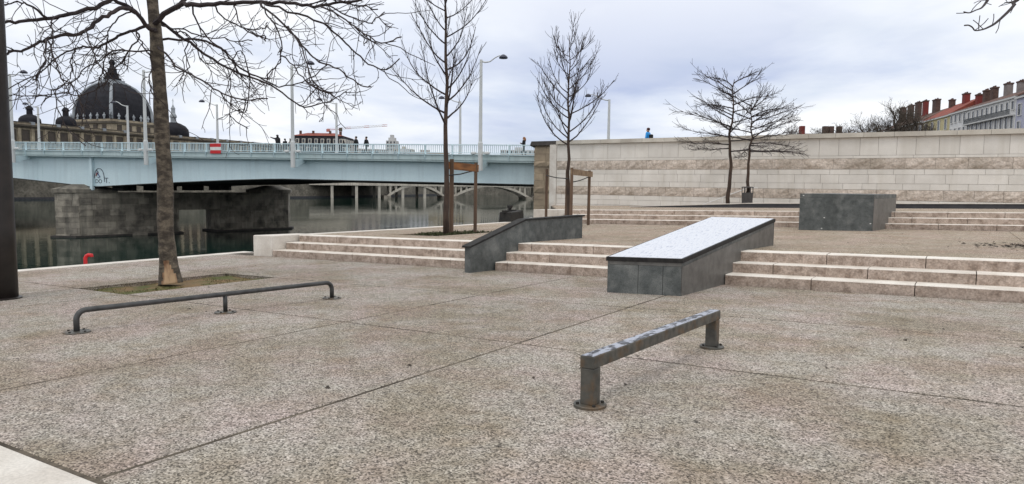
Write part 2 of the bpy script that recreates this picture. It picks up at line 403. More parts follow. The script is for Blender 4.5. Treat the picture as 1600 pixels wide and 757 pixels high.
def slab(poly, k, m, parent, gap, name='paving_slab', thick=0.09):
    """paving slab with chamfered rim; poly is (u, v) counter-clockwise"""
    cx = sum(p[0] for p in poly) / len(poly); cy = sum(p[1] for p in poly) / len(poly)
    def inset(d):
        out_ = []
        n = len(poly)
        for i in range(n):
            p0 = Vector(poly[i - 1]); p1 = Vector(poly[i]); p2 = Vector(poly[(i + 1) % n])
            d1 = (p1 - p0).normalized(); d2 = (p2 - p1).normalized()
            n1 = Vector((-d1.y, d1.x)); n2 = Vector((-d2.y, d2.x))
            bis = (n1 + n2); bis = bis / max(bis.dot(n1), 0.2)
            out_.append(p1 + bis * d)
        return out_
    a = inset(gap / 2); c = inset(gap / 2 + 0.012)
    b = MB(); n = len(poly)
    lo = [(p.x, p.y, g(p.x, p.y, k) - thick) for p in a]
    md = [(p.x, p.y, g(p.x, p.y, k) - 0.007) for p in a]
    tp = [(p.x, p.y, g(p.x, p.y, k)) for p in c]
    b.v = lo + md + tp
    for i in range(n):
        j = (i + 1) % n
        b.f.append((i, j, n + j, n + i)); b.f.append((n + i, n + j, 2 * n + j, 2 * n + i))
    b.f.append(tuple(2 * n + i for i in range(n)))
    b.m = [0] * len(b.f)
    return b.build(name, m, parent)

# lower plaza slabs (the light stone band crosses at v 0.6..1.82)
def quay_in(v): return -15.2 - 0.0866 * v - 0.0 * v      # inner edge of the quay coping
U = [-11.9, -10.5, -5.96, -3.62, 1.08, 5.8, 11.9]
V = [-8.9, -4.6, 0.6, None, 1.82, 5.84, 8.57, 11.73]
rows = [(-8.9, -4.6), (-4.6, 0.6), (1.82, 5.84), (5.84, 8.57), (8.57, 11.73)]
for (v0, v1) in rows:
    slab([(quay_in(v0), v0), (U[0], v0), (U[0], v1), (quay_in(v1), v1)], 0, agg, lower, 0.022)
    for a, b_ in zip(U[:-1], U[1:]):
        if a == -11.9 and v0 == 5.84: continue            # the tree pit
        slab([(a, v0), (b_, v0), (b_, v1), (a, v1)], 0, agg, lower, 0.022)
band_cuts = [quay_in(1.2), -12.2, -10.8, -9.4, -8.0, -6.6, -5.05, -3.52, -2.1, -0.7, 0.7, 2.1, 3.5, 4.9, 6.3, 7.7, 9.1, 10.5, 11.9]
for a, b_ in zip(band_cuts[:-1], band_cuts[1:]):
    slab([(a, 0.6), (b_, 0.6), (b_, 1.815), (a, 1.815)], 0, lime, lower, 0.006, 'stone_slab')
# quay coping of the lower plaza
def quay_out(v): return quay_in(v) - 0.42
vv = -8.9
while vv < 12.6:
    v2 = min(vv + 1.45, 12.6)
    slab([(quay_out(vv), vv), (quay_in(vv), vv), (quay_in(v2), v2), (quay_out(v2), v2)], 0, lime, lower, 0.008, 'coping_stone', 0.3)
    vv = v2
# middle terrace slabs and its quay coping
edge = [(-14.85, 12.6), (-15.0, 17.55), (-15.74, 24.4), (-18.62, 31.24)]
def edge_u(v):
    for (a, b_), (c, d) in zip(edge[:-1], edge[1:]):
        if v <= d: return a + (c - a) * (v - b_) / (d - b_)
    return edge[-1][0]
vv = 13.0
while vv < 31.0:
    v2 = min(vv + 1.42, 31.0)
    slab([(edge_u(vv), vv), (edge_u(vv) + 0.45, vv), (edge_u(v2) + 0.45, v2), (edge_u(v2), v2)], 3, lime, middle, 0.008, 'coping_stone', 0.3)
    vv = v2
UM = [-12.4, -11.0, -5.96, -3.62, 1.08, 2.9, 5.8, 11.9]
VM = [12.93, 13.9, 16.7, 18.34, 24.0]
for v0, v1 in zip(VM[:-1], VM[1:]):
    slab([(edge_u(v0) + 0.45, v0), (UM[0], v0), (UM[0], v1), (edge_u(v1) + 0.45, v1)], 3, agg_up, middle, 0.012)
    for a, b_ in zip(UM[:-1], UM[1:]):
        if (a == -12.4 or a == 1.08) and v0 == 13.9: continue
        slab([(a, v0), (b_, v0), (b_, v1), (a, v1)], 3, agg_up, middle, 0.012)
slab([(edge_u(24.0) + 0.45, 24.0), (-14.2, 24.0), (-14.2, 28), (edge_u(28) + 0.45, 28)], 3, agg_up, middle, 0.012)
slab([(edge_u(28) + 0.45, 28), (-14.2, 28), (-16.2, 31.0), (edge_u(31.0) + 0.45, 31.0)], 3, agg_up, middle, 0.012)
UU = [-5.9, 1.08, 11.9]
for v0, v1 in ((25.25, 31.0), (31.0, 37.0), (37.0, 42.95)):
    xl = lambda v: -13.8 - (v - 25.2) * 0.574
    cuts = [None] + UU
    slab([(xl(v0), v0), (UU[0], v0), (UU[0], v1), (xl(v1), v1)], 6, agg_up, upper, 0.01)
    for a, b_ in zip(UU[:-1], UU[1:]): slab([(a, v0), (b_, v0), (b_, v1), (a, v1)], 6, agg_up, upper, 0.01)

# ------------------------------------------------------------------ stairs: stone blocks 1.4 m long
def stair(name, label, V1, t, k0, segs, first):
    root = empty(name, (segs[0][0], V1, g(segs[0][0], V1, k0)), 0, label, 'stairs')
    for j in range(3):
        v0, v1 = V1 + j * t, V1 + (j + 1) * t + (0.03 if j < 2 else 0.0)
        for (a, b_) in segs:
            sh = j * 0.035 if a == segs[0][0] else 0
            cuts = [a + sh]; x = first[j]
            while x < b_ - 0.12:
                if x > a + 0.2: cuts.append(x)
                x += 1.4
            cuts.append(b_)
            for u0, u1 in zip(cuts[:-1], cuts[1:]):
                u0 += 0.006; u1 -= 0.006
                dz = rnd.uniform(-0.003, 0.003); dv = rnd.uniform(-0.006, 0.006); c = 0.014
                pr = [(v0 + dv, -0.06 if j == 0 else R * j - 0.05), (v0 + dv, R * (j + 1) - c), (v0 + dv + c, R * (j + 1) + dz), (v1, R * (j + 1) + dz), (v1, R * j - 0.05)]
                b = MB()
                L0 = [(u0, v, g(u0, v, k0) + z) for v, z in pr]; L1 = [(u1, v, g(u1, v, k0) + z) for v, z in pr]
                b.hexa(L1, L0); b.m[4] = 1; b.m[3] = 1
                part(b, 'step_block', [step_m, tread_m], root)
    return root
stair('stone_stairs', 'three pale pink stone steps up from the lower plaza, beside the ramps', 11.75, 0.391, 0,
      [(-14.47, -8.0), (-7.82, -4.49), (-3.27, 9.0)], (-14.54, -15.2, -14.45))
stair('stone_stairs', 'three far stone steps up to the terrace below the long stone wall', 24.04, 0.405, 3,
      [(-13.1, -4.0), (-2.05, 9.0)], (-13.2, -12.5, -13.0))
def cheek(label, poly, k0, k1):
    b = MB()
    b.hexa([(u, v, g(u, v, k0) - 0.06) for u, v in poly], [(u, v, g(u, v, k1) + 0.012) for u, v in poly])
    o = b.build('cheek_wall', lime); 
    bv = o.modifiers.new('bevel', 'BEVEL'); bv.width = 0.02; bv.segments = 2
    return tag(o, label, 'low wall')
cheek('short pale stone block closing the near steps at the river end', [(-15.2, 11.74), (-14.48, 11.74), (-14.45, 12.98), (-15.0, 12.98)], 0, 3)
cheek('low pale stone wall closing the far steps beside the bridge abutment', [(-14.15, 23.9), (-13.12, 23.9), (-13.12, 25.23), (-14.15, 25.23)], 3, 6)

# ------------------------------------------------------------------ soil beds
def bed_of_soil(poly, k):
    b = MB(); n = 14
    (u0, v0), (u1, v1) = poly
    for i in range(n + 1):
        for j in range(n + 1):
            u = u0 + (u1 - u0) * i / n; v = v0 + (v1 - v0) * j / n
            b.v.append((u, v, g(u, v, k) - 0.055 + 0.028 * noise.noise(Vector((u * 3, v * 3, 0)))))
    for i in range(n):
        for j in range(n):
            a = i * (n + 1) + j; b.f.append((a, a + n + 1, a + n + 2, a + 1)); b.m.append(0)
    return tag(b.build('soil_bed', soil, None, True), kind='structure')
bed_of_soil(((-11.91, 5.83), (-10.49, 8.58)), 0)
bed_of_soil(((-12.41, 13.89), (-10.99, 16.71)), 3)
bed_of_soil(((1.07, 13.89), (2.91, 16.71)), 3)
def tufts(name, poly, k, n, h, m, seed, zoff=-0.03, dens=None):
    r = random.Random(seed); b = MB(); (u0, v0), (u1, v1) = poly
    while n > 0:
        u = r.uniform(u0, u1); v = r.uniform(v0, v1)
        if dens and noise.noise(Vector((u * 1.7, v * 1.7, seed))) < dens: n -= 0.2; continue
        n -= 1
        z = g(u, v, k) + zoff; hh = h * r.uniform(0.4, 1.2)
        for q in range(3):
            a = r.uniform(0, 2 * pi); w = hh * 0.28; dx, dy = cos(a), sin(a); l = r.uniform(0.2, 0.9) * hh
            b.quad([(u - dy * w, v + dx * w, z), (u + dy * w, v - dx * w, z), (u + dx * l, v + dy * l, z + hh)])
    return b.build(name, m)
tag(tufts('grass', ((-11.85, 5.9), (-10.55, 8.5)), 0, 500, 0.022, grass_m, 3, dens=0.02, zoff=-.05), 'thin moss and grass in the near tree pit', 'grass', kind='stuff')
tag(tufts('weeds', ((-12.35, 13.95), (-11.05, 16.65)), 3, 500, 0.07, plant_m, 5, dens=-0.15), 'dark low weeds and leaves in the staked tree pit', 'weeds', kind='stuff')
b = MB(); r = random.Random(12)
for i in range(260):
    u = 1.25 + r.gauss(0, 0.55); v = 16.4 + r.gauss(0, 0.55); z = g(u, v, 3) + 0.006; a = r.uniform(0, 6.3); s = r.uniform(0.02, 0.06)
    b.quad([(u + s * cos(a), v + s * sin(a), z), (u + s * cos(a + 1.7), v + s * sin(a + 1.7), z + r.uniform(0, .02)), (u + s * cos(a + 3.1), v + s * sin(a + 3.1), z + 0.01), (u + s * cos(a + 4.7), v + s * sin(a + 4.7), z + r.uniform(0, .03))])
tag(b.build('leaf_litter', leaf_m), 'dark dead leaves blown over the terrace paving', 'leaves', kind='stuff')
b = MB()
for i in range(160):
    u = r.uniform(-13.5, 3); v = r.uniform(12.9, 23.8); k = 3
    if r.random() < 0.5: u = r.uniform(-14, 4); v = r.uniform(2.5, 11.5); k = 0
    z = g(u, v, k) + 0.004; a = r.uniform(0, 6.3); s = r.uniform(0.012, 0.03)
    b.quad([(u + s * cos(a), v + s * sin(a), z), (u + s * cos(a + 2), v + s * sin(a + 2), z + .012), (u + s * cos(a + 4), v + s * sin(a + 4), z + .004)])
tag(b.build('leaf_scraps', leaf_m), 'tiny scraps of leaf scattered over the paving', 'leaves', kind='stuff')

# ------------------------------------------------------------------ retaining wall with stone courses
WV = 43.0
wall = empty('retaining_wall', (-10, WV, 0.3), 0, 'long pale limestone retaining wall with two rough bands and a coping', 'wall')
b = MB(); b.box(-24.15, 12, WV + 0.06, WV + 0.55, -1.2, 4.17); part(b, 'wall_core', mortar, wall)
face_mesh = unit_box('face_block', wall_face)
cop_mesh = unit_box('coping_stone', coping_m)
rough_meshes = []
for q in range(4):
    b = MB(); nx, nz = 4, 3
    for i in range(nx + 1):
        for j in range(nz + 1):
            e = 0.0 if i in (0, nx) or j in (0, nz) else 1.0
            b.v.append((i / nx, 0.30 - e * rnd.uniform(0.0, 0.28) if e else 0.34, j / nz))
    for i in range(nx):
        for j in range(nz):
            a = i * (nz + 1) + j; b.f.append((a, a + nz + 1, a + nz + 2, a + 1)); b.m.append(0)
    k = len(b.v); b.v += [(0, 1, 0), (1, 1, 0), (1, 1, 1), (0, 1, 1)]
    b.f += [(0, k, k + 1, nx * (nz + 1))[::-1], (nz, nx * (nz + 1) + nz, k + 2, k + 3)[::-1], ((nx) * (nz + 1), k + 1, k + 2, nx * (nz + 1) + nz)[::-1], (0, nz, k + 3, k)[::-1]]; b.m += [0] * 4
    rough_meshes.append(b.mesh('rough_block', wall_rough))
def course(z0, z1, L, kind, jit=0.2, proud=0.0):
    x = -23.65 - rnd.uniform(0, L * 0.7)
    while x < 9.5:
        l = L * rnd.uniform(1 - jit, 1 + jit); x0 = max(x, -23.65); x1 = x + l
        if x1 - x0 > 0.15:
            gp = 0.007
            if kind == 'face':
                o = link('face_block', face_mesh, None); y = WV + rnd.uniform(-0.004, 0.004); dp = 0.10
            elif kind == 'cap':
                o = link('coping_stone', cop_mesh, None); y = WV - 0.17; dp = 0.85
            else:
                o = link('rough_block', rnd.choice(rough_meshes), None); y = WV - 0.075; dp = 0.20
            o.location = (x0 + gp, y, z0 + gp); o.scale = (x1 - x0 - 2 * gp, dp, z1 - z0 - 2 * gp)
            child(o, wall)
        x += l
course(4.17, 4.43, 1.42, 'cap', 0.03)
course(3.20, 4.17, 0.98, 'face', 0.12)
course(3.05, 3.20, 1.6, 'face', 0.2)
course(2.46, 3.05, 1.5, 'rough', 0.25)
course(2.17, 2.46, 1.15, 'face', 0.35)
course(1.69, 2.17, 1.25, 'face', 0.35)
course(1.36, 1.69, 1.0, 'face', 0.3)
course(0.80, 1.36, 1.5, 'rough', 0.25)
course(0.50, 0.80, 1.3, 'face', 0.3)
course(0.16, 0.50, 1.3, 'face', 0.3)
course(-0.3, 0.16, 1.5, 'face', 0.3)
b = MB(); b.box(-24.2, -23.67, WV - 0.03, WV + 0.6, -1.0, 4.16); part(b, 'quoin_pillar', lime, wall)
# street level behind the wall
street = sheet('street', [(-24, 43.55), (400, 43.55), (400, 1500), (-34, 1500), (-34, 70)], lambda x, y: 3.35, asphalt, -6.05)
# dark low rim of the skate bowl on the upper terrace
b = MB()
def rimz(u): return g(u, 34.4, 6) + 0.02 + 0.17 * min(1, max(0, (u + 14.5) / 6.0))
us = [-14.5, -12, -10, -8.5, -5, 0, 5, 11]
for a, c in zip(us[:-1], us[1:]):
    b.hexa([(a, 34.2, g(a, 34.2, 6) - 0.02), (c, 34.2, g(c, 34.2, 6) - 0.02), (c, 34.6, g(c, 34.6, 6) - 0.02), (a, 34.6, g(a, 34.6, 6) - 0.02)],
           [(a, 34.2, rimz(a)), (c, 34.2, rimz(c)), (c, 34.6, rimz(c)), (a, 34.6, rimz(a))])
root = empty('low_bowl_kerb', (-5, 34.4, g(-5, 34.4, 6)), 0, 'long low dark concrete kerb with pale top below the stone wall', 'kerb')
part(b, 'kerb_face', conc_dark, root)
b = MB()
for a, c in zip(us[:-1], us[1:]):
    b.hexa([(a, 34.17, rimz(a)), (c, 34.17, rimz(c)), (c, 34.9, rimz(c)), (a, 34.9, rimz(a))],
           [(a, 34.17, rimz(a) + .03), (c, 34.17, rimz(c) + .03), (c, 34.9, rimz(c) + .03), (a, 34.9, rimz(a) + .03)])
part(b, 'kerb_top', lime, root)

# ------------------------------------------------------------------ bridge abutment
ab = empty('bridge_abutment', (-25.2, 44.2, -4.3), 0, 'tan stone bridge abutment with black cap at the end of the wall', 'abutment')
b = MB(); pl = [(-26.15, 44.35), (-24.25, 44.35), (-24.25, 60), (-31, 60), (-29.2, 50.5)]
b.hexa([(x, y, -5) for x, y in pl], [(x, y, 4.3) for x, y in pl]); part(b, 'abutment_core', tan, ab)
z = -4.2; kk = 0
tanblk = unit_box('stone_block', tan)
tanrough = []
while z < 4.1:
    h = (0.42, 0.5, 0.46)[kk % 3]; kk += 1
    if 4.1 - z < 0.3: break
    h = min(h, 4.2 - z)
    rough_row = (2.55 < z + h / 2 < 3.1) or (0.75 < z + h / 2 < 1.35)
    cuts = [-26.2, -26.2 + rnd.uniform(0.7, 1.2), -24.24]
    for a, c in zip(cuts[:-1], cuts[1:]):
        o = link('stone_block', rough_meshes[kk % 4] if rough_row else tanblk); 
        if rough_row:
            o.material_slots[0].link = 'OBJECT'; o.material_slots[0].material = tan
        pr = 0.2 if rough_row else 0.08
        o.location = (a + .008, 44.35 - pr, z + .008); o.scale = (c - a - .016, pr + .02, h - .016); child(o, ab)
    z += h
b = MB(); b.hexa([(-26.45, 44.05, 4.2), (-24.25, 44.05, 4.2), (-24.25, 60, 4.2), (-31, 60, 4.2), (-29.4, 50.5, 4.2)][:5], [(-26.35, 44.1, 4.5), (-24.25, 44.1, 4.5), (-24.25, 60, 4.5), (-31, 60, 4.5), (-29.3, 50.5, 4.5)][:5])
part(b, 'abutment_cap', tan_dark, ab)

# ------------------------------------------------------------------ far bank
bankline = [(-262, -120), (-240, 0), (-223.5, 93.5), (-213.5, 130), (-204.5, 182), (-214, 240), (-232, 300), (-225, 380), (-196, 480), (-120, 640), (60, 900)]
b = MB()
for (a, c), (d, e) in zip(bankline[:-1], bankline[1:]):
    b.hexa([(a, c, -6), (d, e, -6), (d - 400, e + 40, -6), (a - 400, c + 40, -6)], [(a - 1.2, c, 4.2), (d - 1.2, e, 4.2), (d - 400, e + 40, 4.2), (a - 400, c + 40, 4.2)])
tag(b.build('far_bank', bank_m), kind='structure')
b = MB()
for (a, c), (d, e) in zip(bankline[:-1], bankline[1:]):
    b.hexa([(a - 3, c, 4.2), (d - 3, e, 4.2), (d - 6, e, 4.2), (a - 6, c, 4.2)], [(a - 3, c, 5.2), (d - 3, e, 5.2), (d - 6, e, 5.2), (a - 6, c, 5.2)])
tag(b.build('far_quay_terrace', bank_m), kind='structure')
# ledge along the foot of the far bank
b = MB()
for (a, c), (d, e) in zip(bankline[:6], bankline[1:7]):
    b.hexa([(a + .9, c, -5), (d + .9, e, -5), (d - 1, e, -5), (a - 1, c, -5)], [(a + .9, c, -3.7), (d + .9, e, -3.7), (d - 1, e, -3.7), (a - 1, c, -3.7)])
tag(b.build('far_quay_ledge', conc_dark), kind='structure')

# ================================================================== the blue bridge (local x runs along it, y towards the plaza)
BR = radians(-164.649); CAMB = 0.0108; BW = 20.0
bridge = empty('road_bridge', (-29.35, 49.40, 0), BR, 'pale blue steel girder road bridge over the river', 'bridge')
S0, S1 = -2.0, 190.0
def cz(s): return CAMB * min(s, 95) - CAMB * max(0, s - 95)
def sbox(b, s0, s1, y0, y1, z0, z1, n=1, mi=0):
    for i in range(n):
        a = s0 + (s1 - s0) * i / n; c = s0 + (s1 - s0) * (i + 1) / n
        b.hexa([(a, y0, z0 + cz(a)), (c, y0, z0 + cz(c)), (c, y1, z0 + cz(c)), (a, y1, z0 + cz(a))][::-1],
               [(a, y0, z1 + cz(a)), (c, y0, z1 + cz(c)), (c, y1, z1 + cz(c)), (a, y1, z1 + cz(a))][::-1], mi)
def soffit(s):           # underside of the girder, haunched at the piers
    for ps in (45.6, 100.6, 155.6):
        d = abs(s - ps)
        if d < 22: return 1.45 - 1.22 * (1 - d / 22) ** 1.25
    return 1.45
b = MB()
xs = [S0 + i * 1.6 for i in range(121)]
for y0, y1 in ((-0.75, -0.62), (-BW + 0.62, -BW + 0.75)):
    for a, c in zip(xs[:-1], xs[1:]):
        b.hexa([(a, y0, soffit(a) + cz(a)), (c, y0, soffit(c) + cz(c)), (c, y1, soffit(c) + cz(c)), (a, y1, soffit(a) + cz(a))],
               [(a, y0, 3.16 + cz(a)), (c, y0, 3.16 + cz(c)), (c, y1, 3.16 + cz(c)), (a, y1, 3.16 + cz(a))])
    b_near = b.build('girder', paint, bridge); b = MB()
b = MB()
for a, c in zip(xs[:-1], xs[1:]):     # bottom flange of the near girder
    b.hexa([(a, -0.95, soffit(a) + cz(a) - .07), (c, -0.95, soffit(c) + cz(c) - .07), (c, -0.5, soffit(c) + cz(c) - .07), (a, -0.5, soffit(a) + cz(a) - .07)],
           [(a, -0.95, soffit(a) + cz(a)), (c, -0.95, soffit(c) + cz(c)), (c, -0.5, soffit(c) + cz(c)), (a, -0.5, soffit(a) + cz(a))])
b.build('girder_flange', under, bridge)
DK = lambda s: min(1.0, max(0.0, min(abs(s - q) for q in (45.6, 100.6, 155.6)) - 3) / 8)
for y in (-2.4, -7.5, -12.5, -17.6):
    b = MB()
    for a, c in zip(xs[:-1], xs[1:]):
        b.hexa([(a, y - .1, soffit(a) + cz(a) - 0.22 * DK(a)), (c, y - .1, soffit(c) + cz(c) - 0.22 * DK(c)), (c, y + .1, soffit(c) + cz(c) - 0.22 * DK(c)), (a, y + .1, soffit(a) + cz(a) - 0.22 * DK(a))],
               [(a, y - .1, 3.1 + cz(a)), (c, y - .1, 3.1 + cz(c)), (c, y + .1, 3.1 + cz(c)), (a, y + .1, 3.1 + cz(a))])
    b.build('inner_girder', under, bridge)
for s in (-1, 7.4, 15.6, 25.3, 32.5, 52.5, 60, 68):    # panel seams
    b = MB()
    for d in (-0.35, 0.35): sbox(b, s + d - 0.03, s + d + 0.03, -0.625, -0.60, soffit(s) + 0.06, 3.1)
    b.build('girder_seam', paint, bridge)
for s in (45.55, 100.6):
    b = MB(); sbox(b, s - 0.16, s + 0.16, -0.62, -0.32, soffit(s) - 0.35, 3.14); b.build('pier_stiffener', paint, bridge)
b = MB(); sbox(b, S0, S1, -BW, 0.0, 3.16, 3.30, 24); b.build('deck_slab', paint2, bridge)
b = MB(); sbox(b, S0, S1, -0.16, 0.06, 3.302, 3.72, 24); b.build('edge_beam', paint2, bridge)
b = MB(); sbox(b, S0, S1, -0.10, 0.16, 3.722, 3.80, 24); b.build('edge_lip', paint, bridge)
b = MB(); sbox(b, S0, S1, -BW - .06, -BW + .16, 3.302, 3.72, 24); b.build('edge_beam', paint2, bridge)
b = MB(); sbox(b, S0, S1, -BW + .2, -0.2, 3.302, 3.6, 24); b.build('roadway', asphalt, bridge)
# railings
for y in (0.0, -BW):
    b = MB(); sbox(b, S0, S1, y - 0.05, y + 0.05, 4.52, 4.60, 24); b.build('top_rail', paint, bridge)
    b = MB(); sbox(b, S0, S1, y - 0.02, y + 0.02, 3.88, 3.93, 24); b.build('bottom_rail', paint, bridge)
    b = MB(); s = S0 + 0.1
    while s < 82:
        b.box(s - 0.022, s + 0.022, y - 0.02, y + 0.02, 3.90 + cz(s), 4.53 + cz(s)); s += 0.172
    o = b.build('balusters', paint, bridge); o['kind'] = 'stuff'
pm = MB(); pm.box(-0.055, 0.055, -0.06, 0.07, 3.30, 4.56); pm.hexa([(-.055, .06, 3.32), (.055, .06, 3.32), (.055, .075, 3.32), (-.055, .075, 3.32)], [(-.055, .07, 3.75), (.055, .07, 3.75), (.055, .24, 3.82), (-.055, .24, 3.82)])
pm = pm.mesh('railing_post', paint)
s = 2.0
while s < 80:
    o = link('railing_post', pm, bridge); o.location = (s, 0, cz(s))
    if s < 60:
        o = link('railing_post', pm, bridge); o.location = (s, -BW, cz(s))
    s += 2.45
# crossbeams under the deck seen above the pier
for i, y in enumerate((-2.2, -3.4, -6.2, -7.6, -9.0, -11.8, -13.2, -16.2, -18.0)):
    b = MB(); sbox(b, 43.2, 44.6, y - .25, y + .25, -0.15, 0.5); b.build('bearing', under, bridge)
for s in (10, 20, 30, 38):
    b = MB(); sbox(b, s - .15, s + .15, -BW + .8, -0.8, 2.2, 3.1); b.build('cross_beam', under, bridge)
# pier: two columns joined by a beam, clad in stone blocks
def to_bridge(u, v):
    dx, dy = u + 29.35, v - 49.40; c, s_ = cos(-BR), sin(-BR)
    return (dx * c - dy * s_, dx * s_ + dy * c)
side0, side1 = Vector((-73.6, 36.6)), Vector((-69.7, 59.0))
ax = (side1 - side0).normalized(); LP = (side1 - side0).length
pn = Vector((-ax.y, ax.x))                # away from the plaza
def pier_pt(t, w): p = side0 + ax * t + pn * w; return to_bridge(p.x, p.y)
PWID = 3.6
def pier_poly(t0, t1, nose0, nose1):
    pl = [pier_pt(t0, 0), pier_pt(t1, 0)]
    if nose1: pl.append(pier_pt(t1 + 1.3, PWID / 2))
    pl.append(pier_pt(t1, PWID)); pl.append(pier_pt(t0, PWID))
    if nose0: pl.append(pier_pt(t0 - 1.6, PWID / 2))
    return pl
pier = MB()
def pr(poly, z0, z1):
    a = [(x, y, z0) for x, y in poly]; c = [(x, y, z1) for x, y in poly]; pier.hexa(a, c)
T1, T2 = 9.6, 14.2
pr(pier_poly(0, T1, True, False), -6, 0.10); pr(pier_poly(T2, LP, False, True), -6, 0.10); pr(pier_poly(T1, T2, False, False), -1.75, 0.09)
pier_o = pier.build('pier', pier_m, bridge)
for t0, t1, n0, n1 in ((-0.2, 3.4, True, False), (LP - 3.4, LP + 0.2, False, True)):
    b = MB()
    pl = [Vector(p) for p in pier_poly(t0, t1, n0, n1)]; c0 = sum(pl, Vector((0, 0))) / len(pl)
    big = [(c0 + (p - c0) * 1.05) for p in pl]
    b.hexa([(p.x, p.y, 0.11) for p in big], [(p.x, p.y, 0.46) for p in big])
    b.hexa([(p.x, p.y, 0.462) for p in big], [((c0 + (p - c0) * .35).x, (c0 + (p - c0) * .35).y, 0.95) for p in big])
    b.build('pier_cap', pier_m, pier_o)
# stone facing of the visible side and nose
def facing(pA, pB, z0, z1, seed):
    rr = random.Random(seed); d = (Vector(pB) - Vector(pA)); L = d.length; d.normalize(); nrm = Vector((d.y, -d.x))
    # outward = towards the plaza (+y in the bridge frame) on average
    if nrm.y < 0: nrm = -nrm
    z = z0; row = 0
    while z < z1 - .1:
        h = rr.choice((0.52, 0.6, 0.66)); h = min(h, z1 - z); x = -rr.uniform(0, 0.9) if row % 2 else 0
        while x < L - .05:
            l = rr.uniform(0.9, 1.8); a = max(x, 0.0) + .012; c = min(x + l, L) - .012
            if c - a > 0.12:
                p = Vector(pA) + d * a; q = Vector(pA) + d * c; o_ = nrm * rr.uniform(0.035, 0.075)
                b = MB(); b.hexa([(p.x, p.y, z + .012), (q.x, q.y, z + .012), (q.x + o_.x, q.y + o_.y, z + .012), (p.x + o_.x, p.y + o_.y, z + .012)],
                                 [(p.x, p.y, z + h - .012), (q.x, q.y, z + h - .012), (q.x + o_.x, q.y + o_.y, z + h - .012), (p.x + o_.x, p.y + o_.y, z + h - .012)])
                b.build('stone_block', pier_m, pier_o)
            x += l
        z += h; row += 1
facing(pier_pt(-1.6, PWID / 2), pier_pt(0, 0), -4.5, 0.1, 1)
facing(pier_pt(0, 0), pier_pt(T1, 0), -4.5, 0.1, 2)
facing(pier_pt(T2, 0), pier_pt(LP, 0), -4.5, 0.1, 3)
b = MB()
for t0, t1, n0, n1 in ((-0.3, T1 + .2, True, False), (T2 - .2, LP + .3, False, True)):
    pl = [Vector(p) for p in pier_poly(t0, t1, n0, n1)]; c0 = sum(pl, Vector((0, 0))) / len(pl)
    big = [(c0 + (p - c0) * 1.04) for p in pl]; b.hexa([(p.x, p.y, -5) for p in big], [(p.x, p.y, -4.12) for p in big])
b.build('pier_footing', tan_dark, pier_o)
# graffiti on the girder beside the stiffener: an arch and letters
gm_k = mat('graffiti_black', (0.05, 0.06, 0.09), None, 0.6)
gm_r = mat('graffiti_red', (0.45, 0.12, 0.08), None, 0.6)
gm_b = mat('graffiti_blue', (0.05, 0.07, 0.22), None, 0.6)
graf = MB(); gs, gz = 44.75, 0.72 + cz(44.7)
arc = [(gs + 0.62 * cos(a), -0.612, gz + 0.35 + 1.0 * sin(a)) for a in [pi * i / 14 for i in range(15)]]
for p, q in zip(arc[:-1], arc[1:]): graf.bar(p, q, 0.02, 0.12, (0, 1, 0))
graf.bar((gs - .62, -.612, gz + .35), (gs - .62, -.612, gz), .02, .1, (0, 1, 0))
for (x0, z0, x1, z1, mi) in ((.28, .95, -.1, .5, 2), (.3, .9, .42, .55, 1), (.42, .6, .1, .95, 1), (-.1, .5, .2, .45, 2), (.3, 1.15, .1, .95, 0)):
    graf.bar((gs + x0, -.612, gz + z0), (gs + x1, -.612, gz + z1), 0.022, 0.16, (0, 1, 0), mi)
g_o = graf.build('graffiti_arch', [gm_k, gm_r, gm_b], bridge)
def lettering(txt, size, loc, m, parent, rot=(radians(90), 0, pi), name='lettering', ex=0.006):
    cu = bpy.data.curves.new('lettering', 'FONT'); cu.body = txt; cu.size = size; cu.extrude = ex
    t = bpy.data.objects.new('lettering_tmp', cu); col.objects.link(t)
    dg = bpy.context.evaluated_depsgraph_get(); me = bpy.data.meshes.new_from_object(t.evaluated_get(dg))
    bpy.data.objects.remove(t); me.materials.clear(); me.materials.append(m)
    o = link(name, me, parent); o.location = loc; o.rotation_euler = rot; return o
lettering('DO', 0.55, (45.3, -0.61, gz - 0.12), gm_k, bridge, name='graffiti_letters')
lettering('T.', 0.75, (44.1, -0.61, gz - 0.1), gm_k, bridge, name='graffiti_letters')

# river sign: red, white, red
sign = empty('river_sign', (0, 0, 0), 0, 'red and white striped navigation board fixed to the bridge railing', 'sign')
sign.parent = None
def in_bridge(o, s=0, y=0, z=0, rz=0):
    o.location = Vector((-29.35, 49.40, 0)) + Matrix.Rotation(BR, 3, 'Z') @ Vector((s, y, z)); o.rotation_euler = (0, 0, BR + rz); return o
in_bridge(sign, 30.25, 0.14, 3.62 + cz(30))
for z0, z1, m in ((0, .3, red), (.3, .6, white_p), (.6, .92, red)):
    b = MB(); b.box(-0.58, 0.58, 0, 0.05, z0 + .002, z1 - .002); b.build('sign_stripe', m, sign)
b = MB(); b.box(-.4, -.34, -.1, -.002, 0, .9); b.box(.34, .4, -.1, -.002, 0, .9); b.build('sign_bracket', lamp_w, sign)

